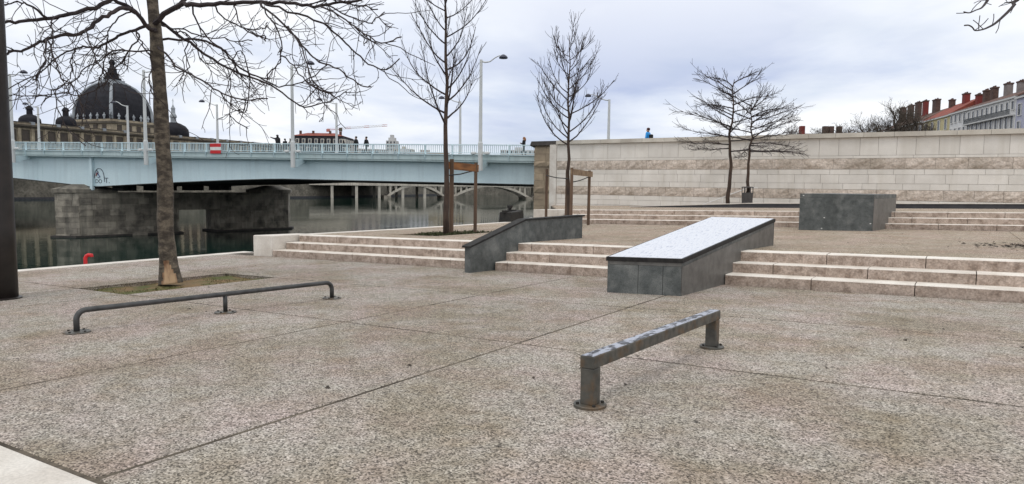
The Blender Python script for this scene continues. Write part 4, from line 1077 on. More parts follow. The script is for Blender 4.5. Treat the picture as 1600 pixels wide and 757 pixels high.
# --- the near tree: limbs in metres from the survey of the crown
BIG = [
    ('', 0.142, 0.082, [(-11.35, 7.09, -0.35), (-11.42, 7.09, 0.12), (-11.48, 7.10, 0.67), (-11.52, 7.14, 1.32), (-11.60, 7.16, 2.08), (-11.68, 7.19, 2.84), (-11.74, 7.20, 3.38), (-11.78, 7.21, 3.82), (-11.84, 7.21, 4.25), (-11.91, 7.22, 4.80), (-11.97, 7.25, 5.45)]),
    ('trunk', 0.039, 0.018, [(-11.90, 7.22, 4.74), (-11.93, 6.89, 4.55), (-12.02, 6.59, 4.35), (-11.99, 6.39, 4.21), (-12.07, 6.14, 4.08), (-12.13, 5.92, 3.98), (-12.20, 5.69, 3.90), (-12.25, 5.49, 3.83), (-12.31, 5.28, 3.77), (-12.32, 5.12, 3.73), (-12.44, 4.88, 3.66)]),
    ('trunk', 0.037, 0.024, [(-11.80, 7.21, 3.96), (-11.63, 7.01, 3.92), (-11.64, 6.78, 4.14), (-11.71, 6.55, 4.28), (-11.77, 6.32, 4.38)]),
    ('b', 0.033, 0.013, [(-11.64, 6.78, 4.14), (-11.53, 6.57, 4.15), (-11.49, 6.39, 4.08), (-11.46, 6.21, 3.96), (-11.47, 6.03, 3.81), (-11.45, 5.87, 3.65), (-11.47, 5.70, 3.58), (-11.52, 5.54, 3.52), (-11.56, 5.36, 3.45), (-11.56, 5.23, 3.37), (-11.60, 5.09, 3.25), (-11.64, 4.95, 3.22), (-11.65, 4.85, 3.15), (-11.86, 4.72, 3.07)]),
    ('trunk', 0.028, 0.008, [(-11.82, 7.21, 4.08), (-12.03, 7.26, 4.07), (-12.35, 7.18, 4.01), (-12.57, 7.17, 3.98), (-12.84, 7.10, 3.90), (-13.07, 7.05, 3.82), (-13.32, 6.99, 3.77), (-13.58, 6.94, 3.80), (-13.80, 6.90, 3.77), (-14.07, 6.81, 3.69), (-14.29, 6.76, 3.60), (-14.58, 6.65, 3.36), (-14.95, 6.49, 3.21), (-15.26, 6.36, 3.05)]),
    ('c', 0.013, 0.006, [(-11.56, 5.36, 3.45), (-11.29, 5.29, 3.34), (-11.13, 5.24, 3.18), (-10.99, 5.22, 3.03), (-10.85, 5.22, 2.82), (-10.73, 5.27, 2.74), (-10.67, 5.31, 2.63), (-10.68, 5.39, 2.50), (-11.08, 5.62, 2.43)]),
    ('b', 0.013, 0.006, [(-11.64, 6.76, 4.15), (-11.98, 6.82, 4.18), (-12.31, 6.81, 4.08), (-12.56, 6.82, 3.92), (-12.73, 6.88, 3.75), (-12.90, 6.95, 3.58), (-13.10, 7.00, 3.39), (-13.32, 7.05, 3.18), (-13.58, 7.19, 3.10)]),
    ('c', 0.011, 0.006, [(-11.45, 5.87, 3.65), (-11.15, 5.73, 3.58), (-10.92, 5.68, 3.37), (-10.75, 5.63, 3.21), (-10.64, 5.61, 3.07), (-10.56, 5.64, 2.99), (-10.83, 5.82, 2.90)]),
    ('d', 0.014, 0.008, [(-12.35, 7.18, 4.01), (-12.56, 7.35, 3.93), (-12.87, 7.37, 3.75), (-13.16, 7.37, 3.54), (-13.43, 7.37, 3.43), (-13.66, 7.40, 3.27), (-13.94, 7.37, 3.14), (-14.39, 7.24, 3.00), (-14.74, 7.17, 3.06), (-15.15, 7.07, 3.04), (-15.76, 6.81, 3.03), (-16.05, 6.70, 3.04)]),
    ('trunk', 0.015, 0.006, [(-11.76, 7.21, 3.62), (-11.70, 7.02, 3.57), (-11.75, 6.81, 3.53), (-11.81, 6.62, 3.53), (-11.87, 6.44, 3.44), (-11.90, 6.27, 3.29), (-11.93, 6.11, 3.18), (-11.95, 5.95, 2.97), (-11.98, 5.81, 2.89), (-12.00, 5.66, 2.75), (-12.03, 5.51, 2.58)]),
    ('d', 0.012, 0.006, [(-12.35, 7.18, 4.01), (-12.15, 7.11, 3.83), (-11.92, 7.11, 3.62), (-11.74, 7.07, 3.44), (-11.61, 7.01, 3.20), (-11.54, 6.91, 3.05), (-11.39, 6.85, 2.85), (-11.16, 6.79, 2.72)]),
    ('c', 0.011, 0.006, [(-11.56, 5.36, 3.45), (-11.12, 5.18, 3.35), (-10.92, 5.04, 3.14), (-10.75, 4.97, 2.97), (-10.80, 4.87, 2.79), (-11.30, 5.05, 2.81)]),
    ('d', 0.012, 0.006, [(-13.80, 6.90, 3.77), (-13.99, 6.97, 3.76), (-14.16, 6.98, 3.62), (-14.21, 7.02, 3.43), (-14.34, 7.01, 3.26), (-14.55, 6.93, 3.13), (-14.60, 6.92, 2.86), (-14.53, 6.97, 2.56), (-14.37, 7.05, 2.28), (-13.96, 7.09, 2.04)]),
    ('a', 0.011, 0.006, [(-12.13, 5.92, 3.98), (-11.92, 5.64, 3.86), (-11.71, 5.52, 3.65), (-11.55, 5.46, 3.49), (-11.76, 5.52, 3.38)]),
    ('a', 0.018, 0.008, [(-12.20, 5.69, 3.90), (-12.00, 5.41, 3.98), (-11.89, 5.25, 3.98), (-11.90, 5.11, 3.99), (-12.29, 5.12, 3.95)]),
    ('trunk', 0.046, 0.014, [(-11.81, 7.21, 4.03), (-11.58, 7.16, 4.10), (-11.21, 7.26, 4.30), (-10.90, 7.31, 4.29), (-10.49, 7.44, 4.27), (-10.14, 7.54, 4.28), (-9.67, 7.71, 4.27), (-9.24, 7.87, 4.24), (-8.89, 7.97, 4.17), (-8.57, 8.07, 4.18), (-8.22, 8.18, 4.20), (-7.95, 8.25, 4.23)]),
    ('trunk', 0.039, 0.026, [(-11.82, 7.21, 4.14), (-11.80, 7.65, 4.46), (-11.88, 7.92, 4.74), (-11.87, 8.23, 5.15)]),
    ('R1', 0.018, 0.008, [(-9.67, 7.71, 4.27), (-9.50, 7.58, 4.14), (-9.29, 7.57, 4.03), (-8.98, 7.61, 3.77), (-8.73, 7.64, 3.56), (-8.53, 7.65, 3.35), (-8.33, 7.68, 3.22), (-8.09, 7.75, 3.13), (-7.88, 7.82, 2.99), (-7.70, 7.90, 2.85), (-7.65, 8.07, 2.85)]),
    ('R1', 0.018, 0.008, [(-9.67, 7.71, 4.27), (-9.47, 7.72, 4.20), (-9.04, 7.91, 4.04), (-8.71, 8.06, 3.92), (-8.50, 8.14, 3.74), (-8.32, 8.21, 3.59), (-8.16, 8.28, 3.42), (-7.99, 8.37, 3.26), (-7.82, 8.47, 3.17), (-7.72, 8.57, 3.22), (-7.72, 8.79, 3.38)]),
    ('R1', 0.014, 0.006, [(-8.89, 7.97, 4.17), (-8.37, 7.88, 4.06), (-7.95, 7.85, 3.82), (-7.62, 7.82, 3.62), (-7.35, 7.80, 3.48), (-7.12, 7.83, 3.40), (-7.03, 8.05, 3.52)]),
    ('R1', 0.013, 0.006, [(-8.57, 8.07, 4.18), (-8.40, 7.90, 4.10), (-8.00, 7.99, 3.91), (-7.76, 8.05, 3.81), (-7.62, 8.12, 3.85), (-7.68, 8.40, 4.02)]),
    ('trunk', 0.028, 0.008, [(-11.83, 7.21, 4.19), (-11.97, 7.39, 4.17), (-11.89, 7.61, 4.02), (-11.79, 7.84, 3.85), (-11.65, 8.07, 3.65), (-11.45, 8.33, 3.47), (-11.26, 8.59, 3.33), (-11.07, 8.84, 3.25), (-10.86, 9.09, 3.06), (-10.68, 9.32, 2.83), (-10.50, 9.57, 2.85), (-10.26, 9.87, 3.01), (-10.18, 10.06, 3.16)]),
    ('trunk', 0.021, 0.008, [(-11.78, 7.21, 3.80), (-11.77, 7.29, 3.82), (-11.43, 7.56, 3.83), (-11.19, 7.75, 3.81), (-11.00, 7.90, 3.69), (-10.84, 8.03, 3.48), (-10.69, 8.15, 3.30), (-10.49, 8.30, 3.21), (-10.29, 8.45, 3.08), (-10.07, 8.63, 3.10), (-9.85, 8.82, 3.20), (-9.61, 9.03, 3.46)]),
    ('trunk', 0.018, 0.008, [(-11.77, 7.21, 3.67), (-11.43, 7.08, 3.57), (-11.01, 7.06, 3.29), (-10.62, 7.07, 3.11), (-10.25, 7.08, 2.97), (-9.92, 7.07, 2.81), (-9.58, 7.09, 2.68), (-9.20, 7.13, 2.64), (-8.88, 7.16, 2.64)]),
    ('R6', 0.010, 0.006, [(-11.45, 8.33, 3.47), (-11.65, 8.52, 3.43), (-11.76, 8.64, 3.23), (-11.85, 8.71, 3.01), (-11.93, 8.75, 2.66), (-11.84, 8.88, 2.52), (-11.58, 8.87, 2.41)]),
    ('R7', 0.010, 0.006, [(-10.86, 8.02, 3.50), (-10.78, 8.15, 3.66), (-10.67, 8.22, 3.31), (-10.68, 8.21, 2.95), (-10.71, 8.19, 2.65), (-10.79, 8.14, 2.60), (-10.79, 8.08, 2.66)]),
    ('R2', 0.012, 0.006, [(-9.50, 7.58, 4.14), (-9.31, 7.55, 3.97), (-9.13, 7.58, 3.70), (-9.06, 7.57, 3.35), (-9.08, 7.53, 3.20), (-9.24, 7.48, 3.10), (-9.48, 7.65, 3.02)]),
    ('R2', 0.012, 0.006, [(-8.98, 7.61, 3.77), (-8.71, 7.44, 3.69), (-8.39, 7.41, 3.36), (-8.20, 7.34, 3.05), (-8.06, 7.31, 2.86), (-7.91, 7.35, 2.72), (-7.99, 7.61, 2.73)]),
    ('R1', 0.011, 0.006, [(-10.14, 7.54, 4.28), (-10.07, 7.52, 4.14), (-10.00, 7.54, 3.93), (-9.90, 7.60, 3.82), (-9.79, 7.69, 3.73), (-9.73, 7.79, 3.77), (-9.87, 7.94, 3.71)]),
    ('Rb', 0.010, 0.006, [(-9.06, 7.57, 3.35), (-8.81, 7.53, 3.24), (-8.62, 7.54, 3.04), (-8.48, 7.60, 2.89), (-8.39, 7.69, 2.81), (-8.48, 8.02, 2.79)]),
    ('R1', 0.013, 0.006, [(-10.49, 7.44, 4.27), (-10.64, 7.65, 4.16), (-10.66, 7.88, 4.10), (-10.62, 8.14, 4.03), (-10.65, 8.36, 4.06), (-10.72, 8.58, 4.13), (-10.95, 8.85, 4.31)]),
    ('trunk', 0.016, 0.006, [(-11.82, 7.21, 4.13), (-11.91, 7.50, 4.06), (-11.86, 7.81, 4.07), (-11.80, 8.10, 4.00), (-11.73, 8.37, 4.02), (-11.62, 8.67, 4.01), (-11.51, 8.95, 4.05)]),
    ('R6', 0.013, 0.006, [(-11.89, 7.61, 4.02), (-11.94, 7.86, 4.04), (-11.93, 8.04, 3.87), (-11.97, 8.15, 3.63), (-11.87, 8.33, 3.56), (-11.68, 8.45, 3.66)]),
    ('R1', 0.015, 0.006, [(-10.90, 7.31, 4.29), (-10.91, 7.37, 4.09), (-10.85, 7.47, 3.88), (-10.71, 7.62, 3.66), (-10.64, 7.73, 3.59), (-10.57, 7.85, 3.41), (-10.59, 7.94, 3.24), (-10.62, 8.12, 3.16)]),
    ('R6', 0.011, 0.006, [(-11.80, 7.82, 3.87), (-12.32, 8.10, 3.70), (-12.57, 8.35, 3.56), (-13.01, 8.41, 3.52), (-13.25, 8.41, 3.68)]),
    ('R1', 0.011, 0.006, [(-8.89, 7.97, 4.17), (-8.42, 7.98, 4.21), (-7.98, 8.15, 4.09), (-7.91, 8.50, 4.11)]),
]
bt = empty('tree', BIG[0][3][0], 0, 'bare spreading tree with drooping branches and a scarred trunk in the near pit', 'tree')
r = random.Random(21)
tp = catmull(BIG[0][3], 14); n = len(tp)
b = MB(); rad = []
for i, p in enumerate(tp):
    f = i / (n - 1); z_ = p.z - tp[0].z
    rad.append((BIG[0][1] + (BIG[0][2] - BIG[0][1]) * f + 0.05 * max(0, 1 - z_ / .55) ** 2) * (1 + .03 * sin(z_ * 5.2) + .02 * sin(z_ * 13.1)))
NSD = 40; b.tube(tp, rad, NSD)
for i in range(n):          # uneven bark, flutes at the foot, and a torn scar facing the plaza
    c = tp[i]; z_ = c.z - tp[0].z
    for j in range(NSD):
        v = Vector(b.v[i * NSD + j]); d = v - c; dn = d.normalized(); ang = atan2(dn.y, dn.x)
        k = 1 + .05 * noise.noise(Vector((dn.x * 2, dn.y * 2, z_ * 2.2))) + .03 * noise.noise(v * 14) + .06 * max(0, 1 - z_ / .35) * sin(ang * 5 + 1)
        b.v[i * NSD + j] = tuple(c + d * k)
def scar(p):
    z_ = p.z - tp[0].z; c = min(tp, key=lambda q: abs(q.z - p.z)); dn = (p - c); dn.z = 0; dn.normalize()
    a = abs(atan2(dn.cross(Vector((0.70, -0.72, 0))).z, dn.dot(Vector((0.70, -0.72, 0)))))
    nz_ = noise.noise(Vector((p.x * 9, p.y * 9, p.z * 6)))
    return z_ < .40 and a < (.66 - 1.35 * max(0, z_ - .10)) + .34 * nz_ and z_ > .015
for i in range(n - 1):
    for j in range(NSD):
        idx = i * NSD + j; cc = sum((Vector(b.v[q]) for q in b.f[idx]), Vector()) / 4
        if scar(cc): b.m[idx] = 1
for i in range(n):
    for j in range(NSD):
        v = Vector(b.v[i * NSD + j])
        if i < n - 1 and scar(v): b.v[i * NSD + j] = tuple(v + (tp[i] - v).normalized() * .014)
trunk_o = part(b, 'trunk', [bark, wound], bt, True, 'grey trunk with bark torn off at the foot')
def zig(r, start, d, L, trop, wig, step=0.075):
    return grow(r, start, d, L, max(3, int(L / step)), trop, wig)
for pr_, r0, r1, pts in BIG[1:]:
    sp = catmull(pts, 3); n = len(sp)
    sp = [p + Vector((r.gauss(0, .010), r.gauss(0, .012), r.gauss(0, .010))) * (1 if 0 < i < n - 1 else 0) for i, p in enumerate(sp)]
    b = MB(); rad = [max(.010, 1.12 * (r0 + (r1 - r0) * (i / (n - 1)) ** .8)) for i in range(n)]
    b.tube(sp, rad, 7 if r0 > .02 else 5)
    L = sum((q - p).length for p, q in zip(sp[:-1], sp[1:]))
    cnt = int(L / .15)
    for i in range(cnt):
        t = r.uniform(.14, .99); p, d = at(sp, t); pd = perp(r, d)
        dirn = (d * r.uniform(.5, 1.1) + pd * r.uniform(.4, .9) + Vector((0, 0, r.uniform(-.6, .1)))).normalized()
        l = r.choice((.08, .14, .25, .4, .6, .85, 1.1)) * r.uniform(.7, 1.2)
        tw = zig(r, p, dirn, l, (0, 0, r.uniform(-.5, .9)), .15)
        w0 = .0085 if l > .3 else .006
        b.tube(tw, [w0 - (w0 - .0048) * j / (len(tw) - 1) for j in range(len(tw))], 3, False)
        if l > .3:
            for q_ in range(r.randint(1, 4)):
                p2, d2_ = at(tw, r.uniform(.25, .95)); dn = (d2_ * .5 + perp(r, d2_) * .8 + Vector((0, 0, r.uniform(-.4, .2)))).normalized()
                t2 = zig(r, p2, dn, r.uniform(.07, .3), (0, 0, .2), .2, .06)
                b.tube(t2, .0046, 3, False)
    part(b, 'limb', twig_m if r0 < .03 else twig_m, bt)

# --- staked young trees: ascending limbs
def young_tree(label, base, top, lean, first, n, spread, seed, r0, tw_r=.0065, up=1.0):
    root = empty('tree', base, 0, label, 'tree'); r = random.Random(seed)
    B = Vector(base); T = Vector(base) + Vector((lean[0], lean[1], top))
    tpts = [B.lerp(T, i / 14) + Vector((r.gauss(0, .02), r.gauss(0, .02), 0)) * (1 if i else 0) for i in range(15)]
    b = MB(); b.tube(tpts, [max(.012, r0 * (1 - .9 * (i / 14) ** .9)) for i in range(15)], 10); part(b, 'trunk', young_bark, root, True)
    az = r.uniform(0, 6.28)
    for i in range(n):
        f = i / (n - 1); h = first + (top * .93 - first) * f ** 1.05; p, _ = at(tpts, h / top)
        az += 2.4 + r.uniform(-.35, .35)
        L = (spread * (1.0 - .55 * f) * r.uniform(.75, 1.15)) * 1.25
        L = min(L, (top * 1.02 - h) * 1.15 + .25)
        out_ = Vector((cos(az), sin(az), 0)); d0 = out_ * r.uniform(.85, 1.0) + Vector((0, 0, r.uniform(.30, .55)))
        pts = grow(r, p, d0, L, 11, Vector((0, 0, 1.0 * up)) - out_ * .10, .06)
        w = max(.0095, r0 * .36 * (1 - .55 * f))
        b = MB(); b.tube(pts, [w + (tw_r - w) * (j / 11) ** .8 for j in range(12)], 5)
        for q_ in range(int(4 + L * 6)):
            t = r.uniform(.18, .98); p2, d2_ = at(pts, t)
            dn = (d2_ * .75 + perp(r, d2_) * .6 + Vector((0, 0, .25))).normalized(); l = r.uniform(.18, .75) * (1.15 - t * .5)
            t2 = grow(r, p2, dn, l, 6, (0, 0, .75 * up), .10)
            b.tube(t2, [tw_r * (1 - .35 * j / 6) for j in range(7)], 3, False)
            for q2 in range(r.randint(0, 2)):
                p3, d3 = at(t2, r.uniform(.3, .95)); t3 = grow(r, p3, d3 * .8 + perp(r, d3) * .6, r.uniform(.08, .3), 4, (0, 0, .5), .1); b.tube(t3, tw_r * .62, 3, False)
        part(b, 'limb', twig_m, root)
    return root
young_tree('slim bare young tree in the paved terrace with one board on its stakes', (-11.47, 14.89, .05), 8.0, (-.38, .42), 2.9, 28, 1.8, 4, .085)
young_tree('shorter bare young tree with four stakes near the bridge abutment', (-10.98, 20.78, .02), 6.3, (-.28, .45), 2.7, 28, 1.85, 9, .08, .008)

def stakes(name, label, posts, boards, straps, wm):
    root = empty(name, (posts[0][0], posts[0][1], g(posts[0][0], posts[0][1], 3)), 0, label, 'tree stakes')
    for (u, v, h, w) in posts:
        z = g(u, v, 3) - .06; b = MB(); b.tube([(u, v, z), (u + .01, v, z + h + .06)], [w, w * .92], 9); part(b, 'stake', wood, root)
    for a, c, h in boards:
        b = MB(); b.bar(a, c, .045, h); part(b, 'board', wm, root)
    for a, c in straps:
        b = MB(); m_ = (Vector(a) + Vector(c)) / 2 - Vector((0, 0, .03)); b.tube([a, m_, c], .018, 5); part(b, 'strap', strap, root)
    return root
stakes('tree_stakes', 'two wooden stakes joined by an orange-brown board, beside the taller young tree', [(-11.60, 15.28, 1.98, .062), (-11.46, 16.19, 1.92, .05)],
       [((-11.66, 15.10, 1.90), (-11.42, 16.26, 1.84), .2)], [((-11.55, 15.0, 1.62), (-11.46, 16.12, 1.78))], wood_o)
stakes('tree_stakes', 'four wooden stakes with a pale board around the tree by the abutment', [(-11.30, 21.25, 1.90, .05), (-10.78, 20.6, 1.93, .055), (-12.49, 21.98, 1.98, .05), (-11.19, 22.72, 1.92, .055)],
       [((-10.76, 20.55, 1.84), (-11.14, 22.85, 1.80), .19)], [((-12.45, 21.9, 1.74), (-10.98, 20.75, 1.62)), ((-10.9, 20.8, 1.5), (-11.16, 22.6, 1.7))], wood_p)

# --- two layered trees in front of the wall
def layered_tree(label, base, top, lean, first, n, reach, seed, r0, bias, group):
    root = empty('tree', base, 0, label, 'tree', group); r = random.Random(seed)
    B = Vector(base); T = B + Vector((lean[0], lean[1], top))
    tpts = [B.lerp(T, i / 12) + Vector((r.gauss(0, .05), r.gauss(0, .05), 0)) * (1 if i else 0) for i in range(13)]
    b = MB(); b.tube(tpts, [max(.02, r0 * (1 - .85 * i / 12)) for i in range(13)], 8); part(b, 'trunk', young_bark, root, True)
    az = r.uniform(0, 6.28)
    for i in range(n):
        f = i / (n - 1); h = first + (top * .97 - first) * f; p, _ = at(tpts, h / top); az += 2.4 + r.uniform(-.4, .4)
        L = reach * (1 - .58 * f ** 1.4) * r.uniform(.7, 1.1)
        out_ = (Vector((cos(az), sin(az), 0)) + Vector(bias)).normalized(); rise = .34 if f > .2 else .05
        pts = grow(r, p, out_ + Vector((0, 0, rise + .25 * (f > .75))), L, 10, (0, 0, -.12), .05)
        b = MB(); w = r0 * .36; b.tube(pts, [w + (.011 - w) * (j / 10) ** .7 for j in range(11)], 5)
        for q_ in range(int(6 + L * 5)):
            t = r.uniform(.15, 1); p2, d2_ = at(pts, t); pq = perp(r, d2_); pq.z *= .35; dn = (d2_ * .9 + pq * .6 + Vector((0, 0, .03))).normalized()
            t2 = grow(r, p2, dn, r.uniform(.3, 1.2), 6, (0, 0, .1), .06); b.tube(t2, [.0115 * (1 - .4 * j / 6) for j in range(7)], 3, False)
            for q2 in range(2):
                p3, d3 = at(t2, r.uniform(.3, .9)); t3 = grow(r, p3, d3 * .8 + perp(r, d3) * .5, r.uniform(.15, .45), 4, (0, 0, .1), .1); b.tube(t3, .008, 3, False)
        part(b, 'limb', twig_m, root)
layered_tree('bare tree with flat layered branches before the wall, the one leaning over the bin gap', (-10.55, 38.0, g(-10.5, 38, 6) - .05), 6.7, (.05, .1), 2.95, 20, 3.3, 31, .115, (-.35, 0, 0), None)
layered_tree('bare layered tree right behind the litter bin, the lower of the pair', (-9.70, 38.6, g(-9.7, 38.6, 6) - .05), 5.5, (.0, .1), 2.95, 18, 3.3, 37, .105, (.45, 0, 0), None)

# --- tree standing to the right, its twigs hanging into view
rt = empty('tree', (2.5, 15.6, g(2.5, 15.6, 3) - .05), 0, 'bare tree on the terrace whose thin twigs hang over the steps', 'tree')
rb0 = Vector((2.5, 15.6, g(2.5, 15.6, 3) - .05)); r = random.Random(5)
b = MB(); b.tube([rb0, rb0 + Vector((.03, 0, 2.5)), rb0 + Vector((0, .05, 5)), rb0 + Vector((.08, 0, 8.5))], [.16, .12, .09, .03], 12); part(b, 'trunk', bark, rt, True)
RL = [[(2.52, 15.60, 5.30), (1.36, 14.53, 5.01), (0.54, 13.66, 4.35), (0.48, 13.31, 4.19), (0.41, 12.96, 4.04), (0.32, 12.59, 3.88), (0.23, 12.22, 3.73), (0.15, 11.86, 3.62), (0.08, 11.51, 3.53), (0.00, 11.16, 3.46), (-0.03, 10.83, 3.44), (-0.07, 10.51, 3.41), (-0.11, 10.18, 3.35)],
    [(2.52, 15.60, 5.80), (0.93, 14.27, 5.10), (0.27, 13.50, 4.52), (0.13, 13.09, 4.24), (0.09, 12.75, 4.11), (0.05, 12.42, 4.00), (-0.01, 12.08, 3.91), (-0.08, 11.73, 3.81), (-0.14, 11.39, 3.76)],
    [(0.54, 13.66, 4.35), (0.50, 13.63, 4.30), (0.43, 13.58, 4.29), (0.36, 13.54, 4.28)]]
for pts in RL:
    sp = catmull(pts, 3); n = len(sp); b = MB(); b.tube(sp, [max(.009, .032 * (1 - i / (n - 1))) for i in range(n)], 5)
    for i in range(5):
        p2, d2_ = at(sp, r.uniform(.3, .95)); t2 = grow(r, p2, d2_ * .5 + perp(r, d2_) * .8, r.uniform(.08, .22), 3, (0, 0, 0), .15); b.tube(t2, .006, 3, False)
    part(b, 'limb', twig_m, rt)
for i in range(10):
    a = -1.2 + i * .42; pts = grow(r, rb0 + Vector((0, 0, 4.6 + .3 * i)), (cos(a), sin(a), .5), 2.6, 9, (0, 0, -.5), .08)
    b = MB(); b.tube(pts, [.04 - .0032 * j for j in range(10)], 5); part(b, 'limb', twig_m, rt)

# ================================================================== buildings across the river
hd_stone = mat('sooty_stone', (0.46, 0.39, 0.28), (0.28, 0.23, 0.165), 0.9, scale=0.25, streak=(0.085, 0.07, 0.055), fine=(1.5, 0.15))
hd_dark = mat('dark_cornice_stone', (0.125, 0.105, 0.08), (0.07, 0.06, 0.047), 0.9, scale=0.5)
hd_win = mat('brown_shutter', (0.085, 0.065, 0.05), (0.05, 0.04, 0.033), 0.7, scale=0.8)
slate = mat('dark_slate', (0.020, 0.020, 0.026), (0.010, 0.010, 0.014), 0.75, spec=0.25, scale=0.5, fine=(3, 0.2))
lead = mat('pale_lead', (0.36, 0.39, 0.42), (0.24, 0.26, 0.28), 0.6, scale=0.4)
F0 = Vector((-220.94, 93.34)); fa = atan2(0.97504, -0.22201)
hd = empty('domed_hospital', (F0.x, F0.y, 4.2), fa, 'long sooty stone palace across the river with a great dark dome', 'building')
# local x along the facade, y positive = away from the river
def hb(x0, x1, y0, y1, z0, z1, name, m, parent=hd): b = MB(); b.box(x0, x1, y0, y1, z0 - 4.2, z1 - 4.2); return b.build(name, m, parent)
hb(-60, 118, 0, 16, 4.2, 15.6, 'wall', hd_stone)
hb(-60, 118, -0.5, 16.3, 15.62, 16.0, 'cornice', hd_dark); hb(-60, 118, -0.9, 16.5, 16.02, 16.5, 'cornice', hd_dark)
hb(-60, 118, -0.1, 0.35, 16.52, 16.98, 'attic_parapet', hd_stone)
hb(-60, 118, -0.25, 0.5, 17.0, 17.22, 'attic_coping', hd_dark)
hb(-60, 118, -0.35, -0.02, 11.2, 11.6, 'string_course', hd_dark)
b = MB(); b.hexa([(-60, .6, 12.2), (118, .6, 12.2), (118, 16, 12.2), (-60, 16, 12.2)], [(-56, 6, 13.3), (114, 6, 13.3), (114, 10, 13.3), (-56, 10, 13.3)]); b.build('roof', slate, hd)
wm_ = MB(); wm_.box(-0.95, 0.95, -0.06, 0.05, 0, 2.9); wm_ = wm_.mesh('window', hd_win)
fm_ = MB(); 
for a, c, e, f in ((-1.2, -.952, -.2, 3.1), (.952, 1.2, -.2, 3.1), (-.95, .95, 2.91, 3.15), (-1.3, 1.3, -.35, -.2)): fm_.box(a, c, -.16, .02, e, f)
fm_ = fm_.mesh('window_surround', hd_dark)
pedm = MB(); pedm.box(-.55, .55, -.42, .55, 12.33, 13.15); pedm = pedm.mesh('pedestal', lead)
bpm = MB(); bpm.box(-.45, .45, -.22, .02, 7.42, 11.38); bpm = bpm.mesh('pilaster', hd_stone)
x = -56.0; k = 0
while x < 116:
    for z in (12.0, 7.6):
        o = link('window', wm_, hd); o.location = (x + 1.9 - .1, 0, z - 4.2); q = link('window_surround', fm_, o)
    if k % 2 == 0: o = link('pedestal', pedm, hd); o.location = (x, 0, 0)
    o = link('pilaster', bpm, hd); o.location = (x, 0, 0)
    x += 3.84; k += 1
# dome pavilion
DC = (37.5 + 8.0, 13.0)
cx_, cy_ = 43.3, 12.5; hs = 8.7
pav = hb(cx_ - hs, cx_ + hs, cy_ - hs, cy_ + hs, 14.5, 19.6, 'pavilion', hd_stone)
hb(cx_ - hs - .5, cx_ + hs + .5, cy_ - hs - .5, cy_ + hs + .5, 19.62, 20.3, 'pavilion_cornice', hd_dark, hd)
hb(cx_ - hs - .1, cx_ + hs + .1, cy_ - hs - .1, cy_ + hs + .1, 20.32, 21.0, 'pavilion_parapet', hd_stone, hd)
hb(cx_ - hs - .3, cx_ + hs + .3, cy_ - hs - .3, cy_ + hs + .3, 17.0, 17.25, 'pavilion_string', hd_dark, hd)
pw = MB(); pw.box(-.9, .9, -.12, .02, 0, 2.6); pw = pw.mesh('window', hd_win)
for i in range(4):
    t = -5.7 + i * 3.8
    o = link('window', pw, pav); o.location = (cx_ + t, cy_ - hs - .002, 16.5 - 4.2 + .2)
    o = link('window', pw, pav); o.location = (cx_ - hs - .002, cy_ + t, 16.5 - 4.2 + .2); o.rotation_euler = (0, 0, -pi / 2)
vase = MB(); vase.lathe((0, 0, 0), [(.35, 0), (.35, .35), (.15, .45), (.5, 1.0), (.45, 1.4), (.15, 1.6), (.2, 1.9), (.02, 2.1)], 8); vase = vase.mesh('vase', lead, True)
for i in range(7):
    t = -hs + i * hs / 3
    for p in ((cx_ + t, cy_ - hs), (cx_ - hs, cy_ + t)):
        o = link('vase', vase, hd); o.location = (p[0], p[1], 21.0 - 4.2)
prof_ = [(8.1, 20.6), (8.12, 22.5), (8.0, 24.4), (7.6, 26.4), (6.95, 28.4), (6.0, 30.3), (4.75, 32.0), (3.3, 33.2), (2.8, 33.5)]
b = MB(); k0 = 0; NS = 10
ring = []
for r_, z in prof_:
    pl = []
    for sx in range(4):
        ca, cb = [(-1, -1), (1, -1), (1, 1), (-1, 1)][sx], [(1, -1), (1, 1), (-1, 1), (-1, -1)][sx]
        for q in range(NS):
            t = q / NS; px = ca[0] + (cb[0] - ca[0]) * t; py = ca[1] + (cb[1] - ca[1]) * t
            bow = 1 + .035 * sin(pi * t); pl.append((cx_ + px * r_ * bow, cy_ + py * r_ * bow, z - 4.2))
    ring.append(pl)
nr_ = NS * 4; b.v = [p for pl in ring for p in pl]
for i in range(len(ring) - 1):
    for j in range(nr_): b.f.append((i * nr_ + j, i * nr_ + (j + 1) % nr_, (i + 1) * nr_ + (j + 1) % nr_, (i + 1) * nr_ + j))
b.f.append(tuple((len(ring) - 1) * nr_ + j for j in range(nr_))); b.m = [0] * len(b.f)
dome = b.build('dome', slate, hd)
for c in ((-1, -1), (1, -1), (1, 1), (-1, 1)):
    b = MB(); b.tube([(cx_ + c[0] * r_, cy_ + c[1] * r_, z - 4.2) for r_, z in prof_], [.62, .6, .58, .55, .52, .48, .44, .4, .4], 6); b.build('dome_rib', lead, dome, True)
b = MB(); b.box(cx_ - 3.0, cx_ + 3.0, cy_ - 3.0, cy_ + 3.0, 33.4 - 4.2, 33.9 - 4.2); b.box(cx_ - 2.6, cx_ + 2.6, cy_ - 2.6, cy_ + 2.6, 33.902 - 4.2, 34.6 - 4.2); b.build('lantern_platform', lead, dome)
b = MB(); b.lathe((cx_, cy_, 30.4), [(2.9, 0), (2.8, .7), (2.1, .8), (1.95, 2.0), (2.3, 2.15), (1.6, 2.3), (1.4, 3.6), (1.65, 3.75), (1.05, 4.0), (.65, 5.0), (.85, 5.2), (1.1, 5.9), (.65, 6.6), (.25, 6.9), (.1, 7.4)], 8, pi / 8); b.build('lantern', slate, dome)
